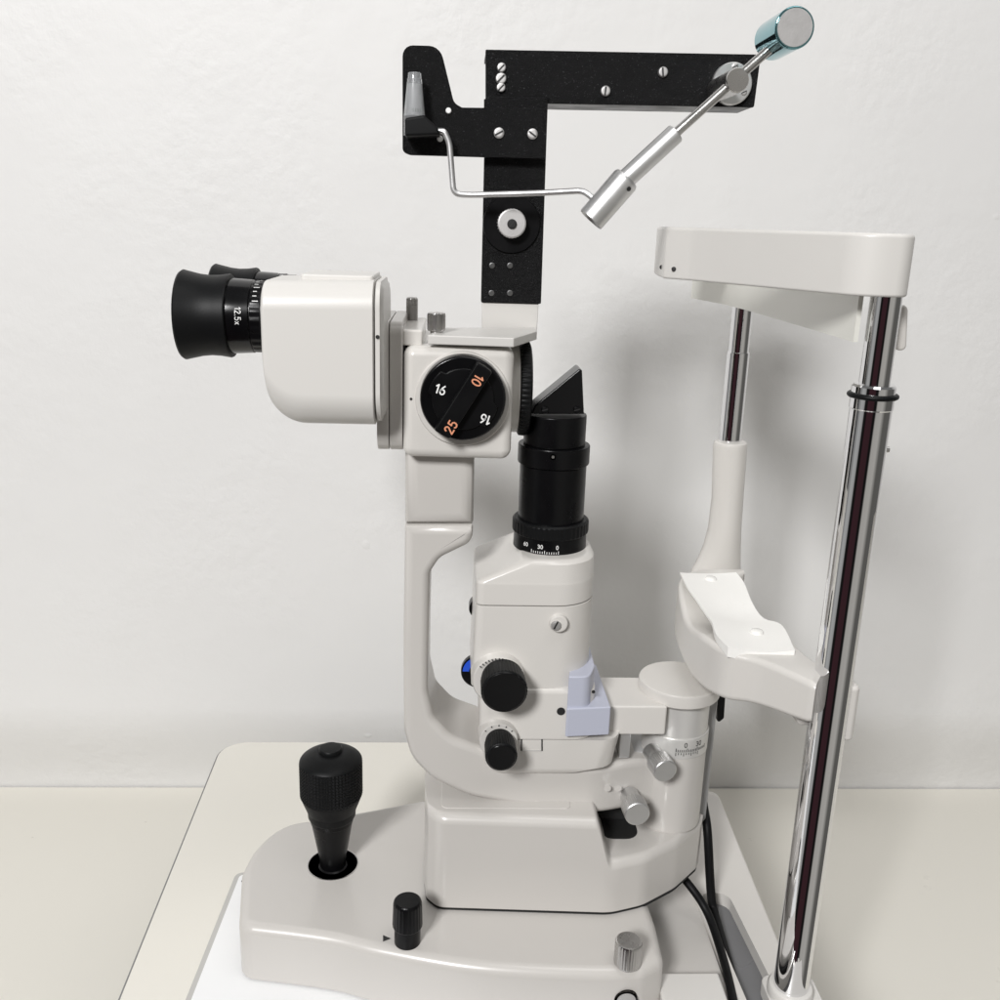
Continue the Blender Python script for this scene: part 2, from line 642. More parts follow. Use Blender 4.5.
def screw(u, v, y, r, m, parent, name='screw', ang=.6, depth=.0012):
    """slotted screw head facing the room"""
    o = build(name, ylathe(u, v, y, [(-depth, r * .55), (-depth * .85, r * .85), (-depth * .4, r), (.0006, r)], n=28), m, parent)
    c = P(u, v, y - depth - .0001)
    s = mpp(c) * r
    bm = bmesh.new()
    a = Vector((math.cos(ang), 0, math.sin(ang))) * s * .85
    b = Vector((-math.sin(ang), 0, math.cos(ang))) * s * .16
    bm.faces.new([bm.verts.new(c + k) for k in (-a - b, a - b, a + b, -a + b)])
    build('slot', bm, INKB, o)
    return o


def rrect(x0, x1, y0, y1, rs, seg=7):
    """rounded rectangle, constant point count; rs = radii at (x0,y0),(x1,y0),(x1,y1),(x0,y1)"""
    cs = [(x0, y0, 180), (x1, y0, 270), (x1, y1, 0), (x0, y1, 90)]
    out = []
    for (cx, cy, a0), r in zip(cs, rs):
        r = max(r, 1e-5)
        ox = cx + (r if cx == x0 else -r); oy = cy + (r if cy == y0 else -r)
        for k in range(seg + 1):
            th = R(a0 + 90 * k / seg)
            out.append((ox + r * math.cos(th), oy + r * math.sin(th)))
    return out


# ================================================================== the setting
ZD = -.14                 # desk top; the instrument table top is z = 0
YW = P(500, 788, 0).y     # placeholder, set below
YW = Q(500, 788, ZD).y
WF = YW - .030            # the face leans back towards its foot, undercut added to darken the wall base
foot = []
for k in range(15):
    t = k / 14
    foot.append((WF + .003 + .030 * (t * t * (3 - 2 * t)) , -.035 - .115 * t))
outl = [Vector(p) for p in [(YW + .13, -1.0), (YW + .13, 1.6), (WF + .003, 1.6), (WF + .003, .3)] + foot + [(YW + .023 - .020, -1.0)]]
bm = extr(bmesh.new(), outl, YZ, -2.2, 2.4)
w = build('wall', bm, WALL); w['kind'] = 'structure'; w['label'] = 'rough white painted plaster wall'

dk = thing('desk', (0, .1, ZD - .03), 'long plain cream laminate desk standing against the white wall', 'desk')
build('desktop', box(-1.6, 1.8, -.15, YW + .001, ZD - .03, ZD, .0015), LAM, dk)

tb = thing('instrument_table', (0, 0, 0), 'raised cream table with rounded corner and grey edge under the instrument', 'table')
lx0, lx1 = Q(195, 800, 0), Q(115, 1000, 0)
yb = Q(300, 740, 0).y
xr = .185
top = fillet([(-.179, -.178, .01), (xr, -.178, .01), (xr, yb, .012), (Q(222, 741, 0).x, Q(245, 741, 0).y, .022)], 10)
build('tabletop', extr(bmesh.new(), inset(top, .0012), XY, -.024, 0, .001, .0012), LAM, tb)
build('edge_band', extr(bmesh.new(), top, XY, -.025, -.0012, .0005, .0005), EDGE, tb)
build('column', lathe((0, -.02, -.139), (0, 0, 1), [(0, .03), (.114, .03)]), RIM, tb)

# white glide plate lying on the table under the sliding base
pl = thing('glide_plate', (-.03, -.1, .001), 'white plate with thin grey rim lying under the sliding base', 'plate')
pa, pb = Q(236, 872, .003), Q(185, 1000, .003)
pdir = (pb - pa).normalized()
pbx = pb + pdir * ((-.172 - pb.y) / pdir.y)
out = fillet([(pa.x, pa.y, .005), (.135, pa.y, .003), (.135, pbx.y, .003), (pbx.x, pbx.y, .003)])
build('rim', extr(bmesh.new(), out, XY, .0004, .0030, 0, .0008), RIM, pl)
o4 = inset([Vector((pa.x, pa.y)), Vector((.135, pa.y)), Vector((.135, pbx.y)), Vector((pbx.x, pbx.y))], .0035)
build('panel', extr(bmesh.new(), fillet([(p.x, p.y, .003) for p in o4], 5), XY, .001, .0036, 0, 0), WHITEP, pl)
hc = Q(243, 881, .0038)
build('hole', lathe((hc.x, hc.y, .0037), (0, 0, 1), [(0, .0011), (.0001, .0011)], n=20), INKB, pl)

# ================================================================== head rest
hr = thing('head_rest', (.19, 0, .001), 'white and chrome chin and forehead rest with two upright posts', 'head rest')
PX = .1893
BZ = .012
# base frame: a ring of rails round a cable trough, open towards the room
o1, o2 = Q(716, 790, BZ), Q(795, 990, BZ)
i1, i2 = Q(688, 880, BZ), Q(742, 1000, BZ)
fr = fillet([(i1.x - .004, o1.y, .008), (o1.x + .001, o1.y, .008), (o2.x + .001, -.17, .004), (i2.x, -.17, .004), (i1.x, i1.y, .003)], 6)
frame = build('base_frame', extr(bmesh.new(), fr, XY, .001, BZ, .0005, .002), CREAM, hr)
tr = [Q(*a, BZ) for a in ((735, 915), (726, 893), (705, 876))]
cut(frame, extr(bmesh.new(), fillet([(i1.x + .0055, tr[1].y, .004), (tr[0].x + .001, tr[1].y, .008), (o2.x - .004, -.22, 0), (i2.x + .0065, -.22, 0)], 6), XY, .0032, BZ + .02))
build('trough_floor', extr(bmesh.new(), fillet([(i1.x + .0035, -.03), (tr[0].x + .004, -.03), (o2.x - .002, -.168), (i2.x + .002, -.168)]), XY, .0015, .0036), TROUGH, hr)
# low flat plate between the rail and the sliding base
g = [Q(*a, .012) for a in ((652, 905), (688, 880), (728, 1000))]
build('side_plate', extr(bmesh.new(), fillet([(g[0].x - .02, .03, .002), (i1.x + .002, .03, .002), (i1.x + .002, -.168, 0), (g[0].x - .02, -.168, 0)]), XY, .0056, .009, 0, .001), GREY, hr)
s0 = Q(668, 968, .02)
build('rail_cover', box(.119, i1.x - .003, -.166, s0.y, .0094, .017, .0015, .001), PEARL, hr)


def post(y, label=None):
    """one chrome upright; near post also carries the lower sleeve tube"""
    bmu = bmesh.new()
    return bmu


# near post -----------------------------------------------------------------
yn = -.12
cN = P(838, 700, yn)
zz = lambda v, y=yn: P(840, v, y).z
xn = lambda: PX + .0035
top_z = P(881, 290, yn).z
col_z = P(870, 384, yn).z
rn = .0069
npost = build('post', lathe((xn(), yn, 0), (0, 0, 1), [(col_z - .005, rn), (top_z + .012, rn)], n=64), CHROME, hr)
rs = .0094
slv = build('post', lathe((xn(), yn, 0), (0, 0, 1), [(.004, rs), (col_z - .0115, rs), (col_z - .011, rs + .0004), (col_z - .001, rs + .0004), (col_z, rs - .0004), (col_z, rn * .8)], n=64), CHROME, hr)
oz = P(870, 398, yn - .008).z
bmr = bmesh.new()
ringp = [Vector((xn() + (rs + .0009) * math.cos(2 * math.pi * k / 48), yn + (rs + .0009) * math.sin(2 * math.pi * k / 48), oz)) for k in range(49)]
build('rubber_ring', tube(ringp, .0012, n=10, smooth=False), RUBBER, slv)
c = Vector((xn(), yn, 0))
build('foot', lathe(c, (0, 0, 1), [(BZ + .0007, .0125), (BZ + .0045, .0125), (BZ + .006, .0115), (BZ + .0063, .0105), (BZ + .0063, rs)]), PEARL, hr)
build('foot_block', box(xn() - .013, xn() + .017, yn - .045, yn + .014, BZ - .009, BZ + .0006, .001, .006), PEARL, hr)
sp = P(884, 449, yn)
build('screw', lathe((xn() + rs - .0005, yn - .001, sp.z), (1, 0, 0), [(0, .0014), (.0018, .0014), (.002, .001)], n=20), STEEL, slv)
# far post --------------------------------------------------------------------
yf = .075
tf = P(748, 310, yf).z
jz = P(744, 352, yf).z
sl = P(733, 443, yf).z
rf = .0068
fpost = build('post', lathe((PX - .003, yf, 0), (0, 0, 1), [(.02, rf + .0006), (jz - .0006, rf + .0006), (jz, rf + .0002), (jz, rf - .0002), (tf + .03, rf - .0002)], n=64), CHROME, hr)
# cream sleeve flaring into the chin rest
prof = []
for v, xl, xr_ in ((443, 716.5, 748), (447, 715, 748.5), (500, 713.5, 744.5), (530, 710, 742.5), (548, 705, 742), (560, 700, 742), (570, 694, 742), (582, 690, 742)):
    a, b = P(xl, v, yf - .006), P(xr_, v, yf - .006)
    prof.append((a.z, a.x, b.x))
rings = []
for z, a, b in prof[::-1]:
    hw = (b - a) / 2
    rings.append([Vector(((a + b) / 2 + hw * math.cos(t), yf - .002 + min(hw, .0115) * math.sin(t), z)) for t in [2 * math.pi * k / 40 for k in range(40)]])
zt, a, b = prof[0]
hw = (b - a) / 2
rings.append([Vector(((a + b) / 2 + (hw - .0012) * math.cos(t), yf - .002 + (hw - .0012) * math.sin(t), zt + .0008)) for t in [2 * math.pi * k / 40 for k in range(40)]])
bm = rings_to_bm(bmesh.new(), rings)
bmesh.ops.recalc_face_normals(bm, faces=bm.faces[:])
build('sleeve', bm, CREAM, hr)

# chin rest: a curved bar from the far post to the near post, dished in the middle
ZC = .2095
ctr_out = [Q(*a, ZC) for a in ((742, 568), (694, 568), (679, 578), (683, 600), (700, 630), (725, 650), (760, 660), (812, 683))]
ctr_in = [Q(*a, ZC) for a in ((745, 572), (740, 574), (735, 577), (748, 600), (760, 617), (782, 628), (798, 646), (821, 665))]


def resample(p, n):
    p = [Vector(q) for q in p]
    d = [0]
    for a, b in zip(p, p[1:]): d.append(d[-1] + (b - a).length)
    out = []
    for k in range(n):
        t = d[-1] * k / (n - 1)
        i = max(j for j in range(len(d)) if d[j] <= t + 1e-12)
        if i >= len(p) - 1: out.append(p[-1]); continue
        f = (t - d[i]) / (d[i + 1] - d[i])
        a = p[max(i - 1, 0)]; b = p[i]; c_ = p[i + 1]; e_ = p[min(i + 2, len(p) - 1)]
        out.append(.5 * ((2 * b) + (c_ - a) * f + (2 * a - 5 * b + 4 * c_ - e_) * f * f + (-a + 3 * b - 3 * c_ + e_) * f ** 3))
    return out


NC = 56
OU, IN = resample(ctr_out, NC), resample(ctr_in, NC)


def chin_dip(t):
    # t along the bar, 0 far .. 1 near: cup in the middle third
    return -.0075 * math.exp(-((t - .50) / .13) ** 2) - .0012 * math.exp(-((t - .2) / .12) ** 2)


rings = []
for k in range(NC):
    t = k / (NC - 1)
    a, b = OU[k], IN[k]
    ztop = ZC + chin_dip(t)
    zbot = ZC - .031 - .003 * (1 - t) + .009 * max(0, t - .6) / .4
    d = (b - a); L = d.length; d.normalize()
    r_ = .0032
    ring = []
    for cx, cz, a0 in ((r_, zbot + r_, 180), (L - r_, zbot + r_, 270), (L - r_, ztop - r_, 0), (r_, ztop - r_, 90)):
        for j in range(6):
            th = R(a0 + 90 * j / 5)
            ring.append(a + d * (cx + r_ * math.cos(th)) + Vector((0, 0, cz + r_ * math.sin(th) - ZC)))
    rings.append(ring)
cap = []
for ring in (rings[-1],):
    m_ = sum(ring, Vector()) / len(ring)
    dirn = (OU[-1] - OU[-3]).normalized()
    cap = [m_ + (p - m_) * .93 + dirn * .0022 for p in ring]
rings.append(cap)
bm = rings_to_bm(bmesh.new(), rings)
bmesh.ops.recalc_face_normals(bm, faces=bm.faces[:])
chin = build('chin_rest', bm, CREAM, hr, sharp=50)
# clamp gripping the near post
cz = P(850, 700, yn).z
build('clamp', box(xn() + .0035, xn() + .0135, yn - .004, yn + .012, P(855, 738, yn).z, P(855, 684, yn).z, .002, .003), CREAM, hr)
build('clamp', box(xn() - .0145, xn() - .004, yn + .0015, yn + .016, P(812, 728, yn).z, P(812, 676, yn).z, .002, .003), GREY, hr)

# forehead rest: bowed band between the posts
zt0 = P(880, 233, yn - .012).z
zb0 = P(880, 296.5, yn - .012).z
xa = P(661, 250, .0).x
out_pts = []
band = [(xn() + .012, yn + .004), (xn() + .0125, yn - .012), (xn() + .004, yn - .0165)]
pts = [(P(911, 260, yn).x, yn + .02, 0), (P(912, 260, yn - .012).x, yn - .0165, .009), (P(860, 260, yn - .013).x, yn - .0165, .03),
       (P(692, 255, -.045).x, -.045, .02), (P(664, 255, -.03).x, -.032, .003), (P(661, 255, -.012).x, -.004, .003), (P(661, 255, -.012).x + .004, .025, .02), (PX - .02, yf + .014, .02), (PX + .012, yf + .014, .006), (PX + .012, yf - .01, 0),
       (PX - .012, yf - .004, .02), (P(661, 255, -.012).x + .026, .015, .03), (P(661, 255, -.012).x + .022, -.03, .03), (PX - .012, yn + .006, .02), (PX + .010, yn + .02, .0)]
build('forehead_rest', extr(bmesh.new(), fillet(pts, 8), XY, zb0, zt0, .0012, .0018), PEARL, hr)
for u, v, yy in ((662, 267, -.022), (674, 269, -.037)):
    cpt = P(u, v, yy)
    build('screw', lathe(cpt, (-.45, -1, 0), [(-.004, .0012), (.0008, .0012), (.001, .0009)], n=16), INKB, hr)
# clear white strap hanging behind the band
zs = P(862, 341, yn + .006).z
stp = [(PX - .0075, yn + .001), (PX - .0105, .0), (PX - .014, .06), (PX - .019, .09), (PX - .026, .118)]
srf = []
sv = [Vector((a, b, 0)) for a, b in stp]
sv = resample(sv, 30)
rings = []
for i, p in enumerate(sv):
    tg = (sv[min(i + 1, 29)] - sv[max(i - 1, 0)]).normalized()
    nn = Vector((tg.y, -tg.x, 0)) * .0011
    zl = zs + .0012 * (i / 29) - .0
    rings.append([Vector((p.x, p.y, 0)) + nn + Vector((0, 0, zl)), Vector((p.x, p.y, 0)) + nn + Vector((0, 0, zb0 + .006)),
                  Vector((p.x, p.y, 0)) - nn + Vector((0, 0, zb0 + .006)), Vector((p.x, p.y, 0)) - nn + Vector((0, 0, zl))])
bm = rings_to_bm(bmesh.new(), rings)
bmesh.ops.recalc_face_normals(bm, faces=bm.faces[:])
build('strap', bm, STRAP, hr)
build('strap_clip', side([(897, 305, .002), (908, 305, .003), (906, 350, .003), (896, 351, .002)], yn + .006, yn + .018, .0012, .0012), GREY, hr)
# dark clamp screw under the chin rest on the far post
build('clamp_screw', side([(717, 690, .001), (726, 686, .001), (724, 718, .002), (717, 724, .002)], yf - .02, yf - .008, .001, .001), BLACK, hr)

# paper sheets pinned on the chin rest
pp = thing('chin_paper', (OU[28] + IN[28]) / 2, 'small stack of white tissue sheets draped over the chin rest', 'paper')
n0, n1 = 17, 45
for layer in range(1):
    U0 = [Q(*a, ZC + .0028) for a in ((680, 573), (687, 588), (699, 602), (711, 619), (716, 636), (728, 648.5))]
    U1 = [Q(*a, ZC + .0028) for a in ((736, 573), (744, 582), (752, 600), (764, 615), (782, 623), (795, 650))]
    A, B = resample(U0, 40), resample(U1, 40)
    topv, botv = [], []
    for k in range(40):
        t = k / 39
        rowt, rowb = [], []
        for j in range(17):
            s = j / 16
            p = A[k].lerp(B[k], s)
            dz = .0014 * math.sin(math.pi * s) * (-1) - .003 * math.exp(-((t - .55) / .2) ** 2) * (.4 + .6 * s) + .0007 * math.sin(9 * t + 3 * s)
            p = p + Vector((0, 0, dz))
            thick = .0008 + .0042 * max(0, (t - .55) / .45) ** 1.5
            rowt.append(p + Vector((0, 0, .0004)))
            rowb.append(p - Vector((0, 0, thick)))
        topv.append(rowt); botv.append(rowb)
    rings = [topv[k] + botv[k][::-1] for k in range(40)]
    bm = rings_to_bm(bmesh.new(), rings)
    bmesh.ops.recalc_face_normals(bm, faces=bm.faces[:])
    build('sheets', bm, PAPER, pp, sharp=60)
for u, v, k in ((711, 577.5, 4), (757, 630.5, 33)):
    c_ = Q(u, v, topv[k][8].z + .0012)
    build('peg', lathe((c_.x, c_.y, topv[k][8].z - .004), (0, 0, 1), [(0, .0036), (.0046, .0036), (.0054, .0030), (.0058, .0016), (.0059, 0)], n=36), NYLON, hr)

# ================================================================== slit lamp
sl_ = thing('slit_lamp', (.02, YM, .0055), 'cream slit lamp microscope with black joystick, eyepieces and lamp tower', 'slit lamp')
# ---- sliding base
ZB = .040
fpx = [(232, 918), (241, 935), (330, 947), (380, 959), (480, 976), (600, 982), (645, 979), (664, 968)]
f3 = [Q(u, v, ZB - .006) for u, v in fpx]
bpx = [Q(*a, ZB - .006) for a in ((236, 895), (255, 855), (286, 831), (330, 823), (420, 806))]
f4 = resample([(p.x, p.y) for p in f3[1:7]], 40)[5:]
pts = [(f3[0].x, f3[0].y, .008)] + [(p.x, p.y, 0) for p in f4] + [(f3[7].x, f3[7].y, .008)]
xe = f3[-1].x
pts += [(xe + .001, f3[-1].y + .03, .01), (xe - .004, .02, .01), (.05, .035, .02)]
bq = resample([(p.x, p.y) for p in bpx[::-1]] + [(f3[0].x + .0012, f3[0].y + .006)], 30)
pts = [p for p in pts[1:]] + [(p.x, p.y, 0) for p in bq[:-5]] + [(f3[1].x - .0012, f3[1].y - .0002, .011)]
base = build('base', extr(bmesh.new(), fillet(pts, 5), XY, .0042, ZB, .0015, .006, 6), GREY, sl_)
jc = Q(333, 864, ZB)
cut(base, lathe((jc.x, jc.y, ZB - .02), (0, 0, 1), [(0, .0150), (.03, .0150)], n=48))
build('socket_ring', lathe((jc.x, jc.y, ZB), (0, 0, 1), [(-.012, .0147), (-.001, .0147), (.0003, .0149), (.0003, .0154), (-.0008, .0157)], n=56), STEEL, base)
build('boot', lathe((jc.x, jc.y, ZB), (0, 0, 1), [(-.0008, .01505), (-.0010, .01465), (-.006, .0143), (-.0062, .0125), (-.0042, .0118), (-.0042, .0100), (-.0050, .0090), (-.0040, .005)], n=48), BLACK, base)
hp = P(626, 1000, f3[5].y)
cut(base, lathe((hp.x, f3[5].y - .01, hp.z), (0, 1, 0), [(0, .0064), (.022, .0064)], n=40))
build('socket_ring', lathe((hp.x, f3[5].y + .003, hp.z), (0, 1, 0), [(-.004, .0062), (-.004, .0052), (.004, .0050), (.0045, 0)], n=40), STEEL, base)
am = [Q(*a, ZB + .0002) for a in ((383, 935), (391, 938.5), (383, 941.5))]
bm = bmesh.new(); bm.faces.new([bm.verts.new(p) for p in am]); build('arrow_mark', bm, INKB, base)

# ---- joystick
jy = jc.y
js = mpp(P(330, 800, jy))
jx = jc.x
z_ = lambda v: P(331, v, jy).z
# knurled grip
bm = bmesh.new()
NJ, MJ = 112, 22
rings = []
ztop, zbt = z_(760.5), z_(794)
for k in range(MJ + 1):
    z = ztop + (zbt - ztop) * k / MJ
    rings.append([Vector((jx + rr * math.cos(t), jy + rr * math.sin(t), z)) for t, rr in
                  [(2 * math.pi * i / NJ, (30.5 + (.75 if (i % 2 == 0) and (k % 2 == 1) else -.6)) * js) for i in range(NJ)]])
pre = [[Vector((jx + r * js * math.cos(2 * math.pi * i / NJ), jy + r * js * math.sin(2 * math.pi * i / NJ), z)) for i in range(NJ)] for r, z in ((11, z_(750.8)), (20, z_(753)), (27.5, z_(757)), (29.8, z_(758.8)), (30.6, z_(760)))]
post_ = [[Vector((jx + r * js * math.cos(2 * math.pi * i / NJ), jy + r * js * math.sin(2 * math.pi * i / NJ), z)) for i in range(NJ)] for r, z in ((30.0, z_(794.6)), (28, z_(799.5)), (24.4, z_(808)), (23.9, z_(809)), (23.6, z_(814)), (22.4, z_(816)))]
rings_to_bm(bm, pre + rings + post_)
bmesh.ops.recalc_face_normals(bm, faces=bm.faces[:])
joy = build('joystick', bm, RUBBER, sl_, sharp=30)
build('button', lathe((jx, jy, z_(751.5)), (0, 0, 1), [(0, 11.5 * js), (.0018, 11.5 * js), (.0026, 10.5 * js), (.0029, 7 * js), (.003, 0)], n=48), RUBBER, joy)
build('shaft', lathe((jx, jy, 0), (0, 0, 1), [(z_(815.5), 21.6 * js), (z_(820), 21.2 * js), (z_(820.5), 20.6 * js), (z_(851), 14.6 * js), (z_(852), 13.8 * js), (z_(864), 13 * js), (z_(865), 14.5 * js), (z_(868), 14.5 * js), (z_(869), 12 * js), (z_(878), 12 * js)], n=64), BLACK, joy)

# ---- black tension knob and silver lock knob on the base
kc = Q(407.5, 941, ZB)
ks = mpp(kc)
kz = lambda v: P(407, v, kc.y).z - 0
build('tension_knob', lathe((kc.x, kc.y, ZB), (0, 0, 1), [(.0, 13 * ks), (kz(926) - ZB, 13 * ks), (kz(925) - ZB, 14.5 * ks), (kz(924) - ZB, 15 * ks), (kz(903) - ZB, 14.2 * ks), (kz(901) - ZB, 13.4 * ks), (kz(900) - ZB, 12 * ks)], n=96, gear=.35 * ks, grange=(3, 4)), BLACK, sl_)
kc = Q(627, 964, ZB); ks = mpp(kc); kz = lambda v: P(627, v, kc.y).z
build('lock_knob', lathe((kc.x, kc.y, ZB), (0, 0, 1), [(0, 11.5 * ks), (.001, 11.5 * ks), (.0012, 13.2 * ks), (.002, 13.5 * ks), (kz(942) - ZB, 13.5 * ks), (kz(940.5) - ZB, 12.6 * ks), (kz(940) - ZB, 11 * ks)], n=120, gear=.35 * ks, grange=(3, 4)), STEEL, sl_)

# ---- pedestal block with lower nose carrying the column
pk = [Q(u, v, ZB + .002) for u, v in ((424, 880), (426, 898), (438, 908), (610, 913.5), (642, 906), (674, 889), (696, 869), (705, 850))]
ZP = P(480, 822, pk[3].y).z
pkc = [Vector((p.x, p.y)) for p in pk]
pkc = [Vector((pkc[0].x - .0004, YM - .001))] + pkc[:-1] + [Vector((pkc[-2].x + .0028, YM - .0012)), Vector((pkc[-2].x + .0029, YM - .0002))]
fl = fillet([(p.x, p.y, r) for p, r in zip(pkc, (0, .004, .006, .010, .03, .03, .03, .006, .002, 0))], 8)
dense = [fl[0]]
for a, b in zip(fl, fl[1:]):
    m_ = max(1, int((b - a).length / .0009))
    for k in range(1, m_ + 1):
        dense.append(a.lerp(b, k / m_))
xs_ = P(602, 822, pk[3].y).x
ZN = P(670, 834.5, YM - .0165).z + .0022


def ped_top(x):
    t = min(1, max(0, (x - (xs_ - .003)) / .0105))
    t = t * t * (3 - 2 * t)
    return ZP + (ZN - ZP) * t


rings = []
lastx = -9
for p in dense:
    if p.x < lastx + .0002:
        continue
    lastx = p.x
    w_ = max(.0006, YM - p.y)
    zt2_ = ped_top(p.x)
    rr_ = min(.0055, w_ * .9)
    z0_ = ZB + .0017
    ring = []
    for k in range(7):      # front rim
        th = R(180 - 90 * k / 6)
        ring.append(Vector((p.x, YM - w_ + rr_ + rr_ * math.cos(th), zt2_ - rr_ + rr_ * math.sin(th))))
    for k in range(7):
        th = R(90 - 90 * k / 6)
        ring.append(Vector((p.x, YM + w_ - rr_ + rr_ * math.cos(th), zt2_ - rr_ + rr_ * math.sin(th))))
    ring += [Vector((p.x, YM + w_, z0_ + .001)), Vector((p.x, YM + w_ - min(.001, w_ * .5), z0_)), Vector((p.x, YM - w_ + min(.001, w_ * .5), z0_)), Vector((p.x, YM - w_, z0_ + .001))]
    rings.append(ring)
bm = rings_to_bm(bmesh.new(), rings)
bmesh.ops.recalc_face_normals(bm, faces=bm.faces[:])
ped = build('pedestal', bm, GREY, sl_, sharp=50)
grings = []
for ring in rings[3:-3]:
    x_ = ring[0].x; w_ = max(.0004, YM - ring[0].y - .0013)
    grings.append([Vector((x_, YM - w_, ZB - .0006)), Vector((x_, YM + w_, ZB - .0006)), Vector((x_, YM + w_, z0_ + .0006)), Vector((x_, YM - w_, z0_ + .0006))])
bm = rings_to_bm(bmesh.new(), grings)
bmesh.ops.recalc_face_normals(bm, faces=bm.faces[:])
build('gap_shade', bm, DARK, ped)  # added near-black strip painting the shade in the gap under the pedestal
x0_, x1_ = pk[1].x + .008, xs_ - .016
build('lid', extr(bmesh.new(), fillet([(x0_, pk[2].y + .0075, .004), (x1_, pk[2].y + .0070, .003), (x1_, 2 * YM - pk[2].y - .007, .003), (x0_, 2 * YM - pk[2].y - .0075, .004)]), XY, ZP - .002, ZP + .0004, 0, .0003), GREY, ped)
build('recess_shade', box(xs_ + .0045, xs_ + .027, YM - .024, YM + .02, ZN - .002, ZN + .0006, .0003, .008), DARK, ped)  # near-black slab standing in for the shade of the hollow
build('recess_shade_block', box(xs_ + .0042, xs_ + .026, YM - .006, YM + .02, ZN + .0003, ZP - .002, .001, .004), DARK, ped)  # near-black block, painted shade inside the same hollow

# ---- column
CX = P(678.5, 690, YM).x
cs = mpp(P(680, 780, YM))
cz_ = lambda v, y=YM: P(680, v, y).z
rc = 31.5 * cs
yfr = YM - rc
colm = build('column', lathe((CX, YM, 0), (0, 0, 1), [(cz_(834, yfr), rc * .985), (cz_(832, yfr), rc), (cz_(760, yfr), rc * 1.005), (cz_(759.4, yfr), rc * .99)], n=80), GREY, sl_)
zr0, zr1 = cz_(759, yfr), cz_(740, yfr)
ring = build('scale_ring', lathe((CX, YM, 0), (0, 0, 1), [(zr0, rc * 1.02), (zr1 - .003, rc * 1.03), (zr1 - .0005, rc * 1.03), (zr1, rc * 1.015)], n=80), RING, colm)
bm = bmesh.new()
rt = rc * 1.033
zm = cz_(752, yfr)
ticks(bm, Vector((CX, YM, 0)), rt, R(-100), R(-42), 18, zm, .0016, big=6, bigh=1.5, w=.00022)
ticks(bm, Vector((CX, YM, 0)), rt, R(-100), R(-60), 9, zm - .0004, .0013, big=3, w=.0002, down=True)
curve_text(bm, '0', .0042, Vector((CX, YM, 0)), rt, R(-84), zm + .0045)
curve_text(bm, '30', .0042, Vector((CX, YM, 0)), rt, R(-59), zm + .0045)
build('scale_marks', bm, INKB, ring)
build('spindle', lathe((CX, YM, 0), (0, 0, 1), [(zr1, rc * .98), (cz_(690), rc * .98)], n=80), RING, colm)
zc1 = cz_(678); zc0 = cz_(690)
build('cap', lathe((CX, YM, 0), (0, 0, 1), [(zc0 - .0012, 36 * cs), (zc0 - .0005, 38 * cs), (zc0 + .0002, 39 * cs), (zc1 - .0014, 39 * cs), (zc1 - .0004, 38.2 * cs), (zc1, 36.5 * cs), (zc1 + .0003, 0)], n=80), CREAM, colm)
# light grey cover strip behind the column
bs = [P(u, v, YM + .012) for u, v in ((704, 690), (717, 690), (706, 824), (695, 824))]
build('back_cover', box(bs[3].x, P(712, 760, YM + .012).x, YM + .012, YM + .02, bs[3].z, bs[0].z, .001), BACKING, colm)


def knurl(name, u, v, yb_, yfr_, rpx, m, parent, dn=.12, sx_=0, n=150):
    """knob pointing at the room, tilted slightly down"""
    c1 = P(u, v, yfr_)
    s = mpp(c1)
    L = yb_ - yfr_
    ax = Vector((sx_, 1, dn)).normalized()
    o = build(name, lathe(c1, ax, [(0, (rpx - 1.2) * s), (.0004, (rpx - .3) * s), (.0012, rpx * s), (L * .72, rpx * s), (L * .76, (rpx - 1.5) * s), (L, (rpx - 3) * s), (L + .006, (rpx - 3) * s)], n=n, gear=.35 * s, grange=(2, 3)), m, parent)
    return o


knurl('clamp_knob', 665.5, 771.5, yfr - .001, yfr - .016, 12.3, ALU, sl_, .03, -.20)
knurl('clamp_knob', 637.5, 814.5, -.070, -.083, 13, ALU, sl_, .0, -.08)

# ---- microscope arm
YA0, YA1 = -.072, -.020
arm = [(405, 524, .001), (473, 524, .001), (473, 541, .008), (440, 557, .010), (430, 572, .008), (428.5, 640, .2), (428, 690, .02), (434, 716, .012), (452, 735, .02), (500, 752, .02),
       (560, 762, .02), (625, 765, .012), (634, 766, .006), (648, 768, .004), (690, 770, 0), (690, 818, 0), (640, 815, .004), (580, 811, .05), (520, 804, .06), (468, 794, .05), (432, 777, .03), (411, 756, .025), (404, 730, .02), (403.5, 640, 0)]
bm = side(arm, YA0, YA1, .0048, .0048)
xa0, xa1 = P(585, 790, YA0).x, CX
for k in range(16):
    xk = xa0 + (xa1 - xa0) * k / 15
    bmesh.ops.bisect_plane(bm, geom=bm.verts[:] + bm.edges[:] + bm.faces[:], plane_co=(xk, 0, 0), plane_no=(1, 0, 0))
for v in bm.verts:
    t = min(1, max(0, (v.co.x - xa0) / (xa1 - .010 - xa0)))
    t = t * t * (3 - 2 * t)
    yc_ = YM
    v.co.y = yc_ + (v.co.y - yc_) * (1 - .52 * t)
ar = build('microscope_arm', bm, GREY, sl_, sharp=50)
build('arm_collar', side([(405, 440, .001), (475, 442, .001), (473.5, 522.5, .001), (405, 522.5, .001)], YA0, YA1, .0075, .0075), GREY, ar)
# two dimples and rear shelf
build('rear_shelf', box(P(600, 750, -.05).x, CX, -.052, -.022, P(620, 770, -.05).z, P(620, 750, -.05).z, .001, .002), BACKING, ar)
for u in (607.5, 618):
    build('dimple', ylathe(u, 788.5, YA0 - .0004, [(.0, 3.6), (.0002, 2.6), (.0009, 0)], n=24), GREY, ar)

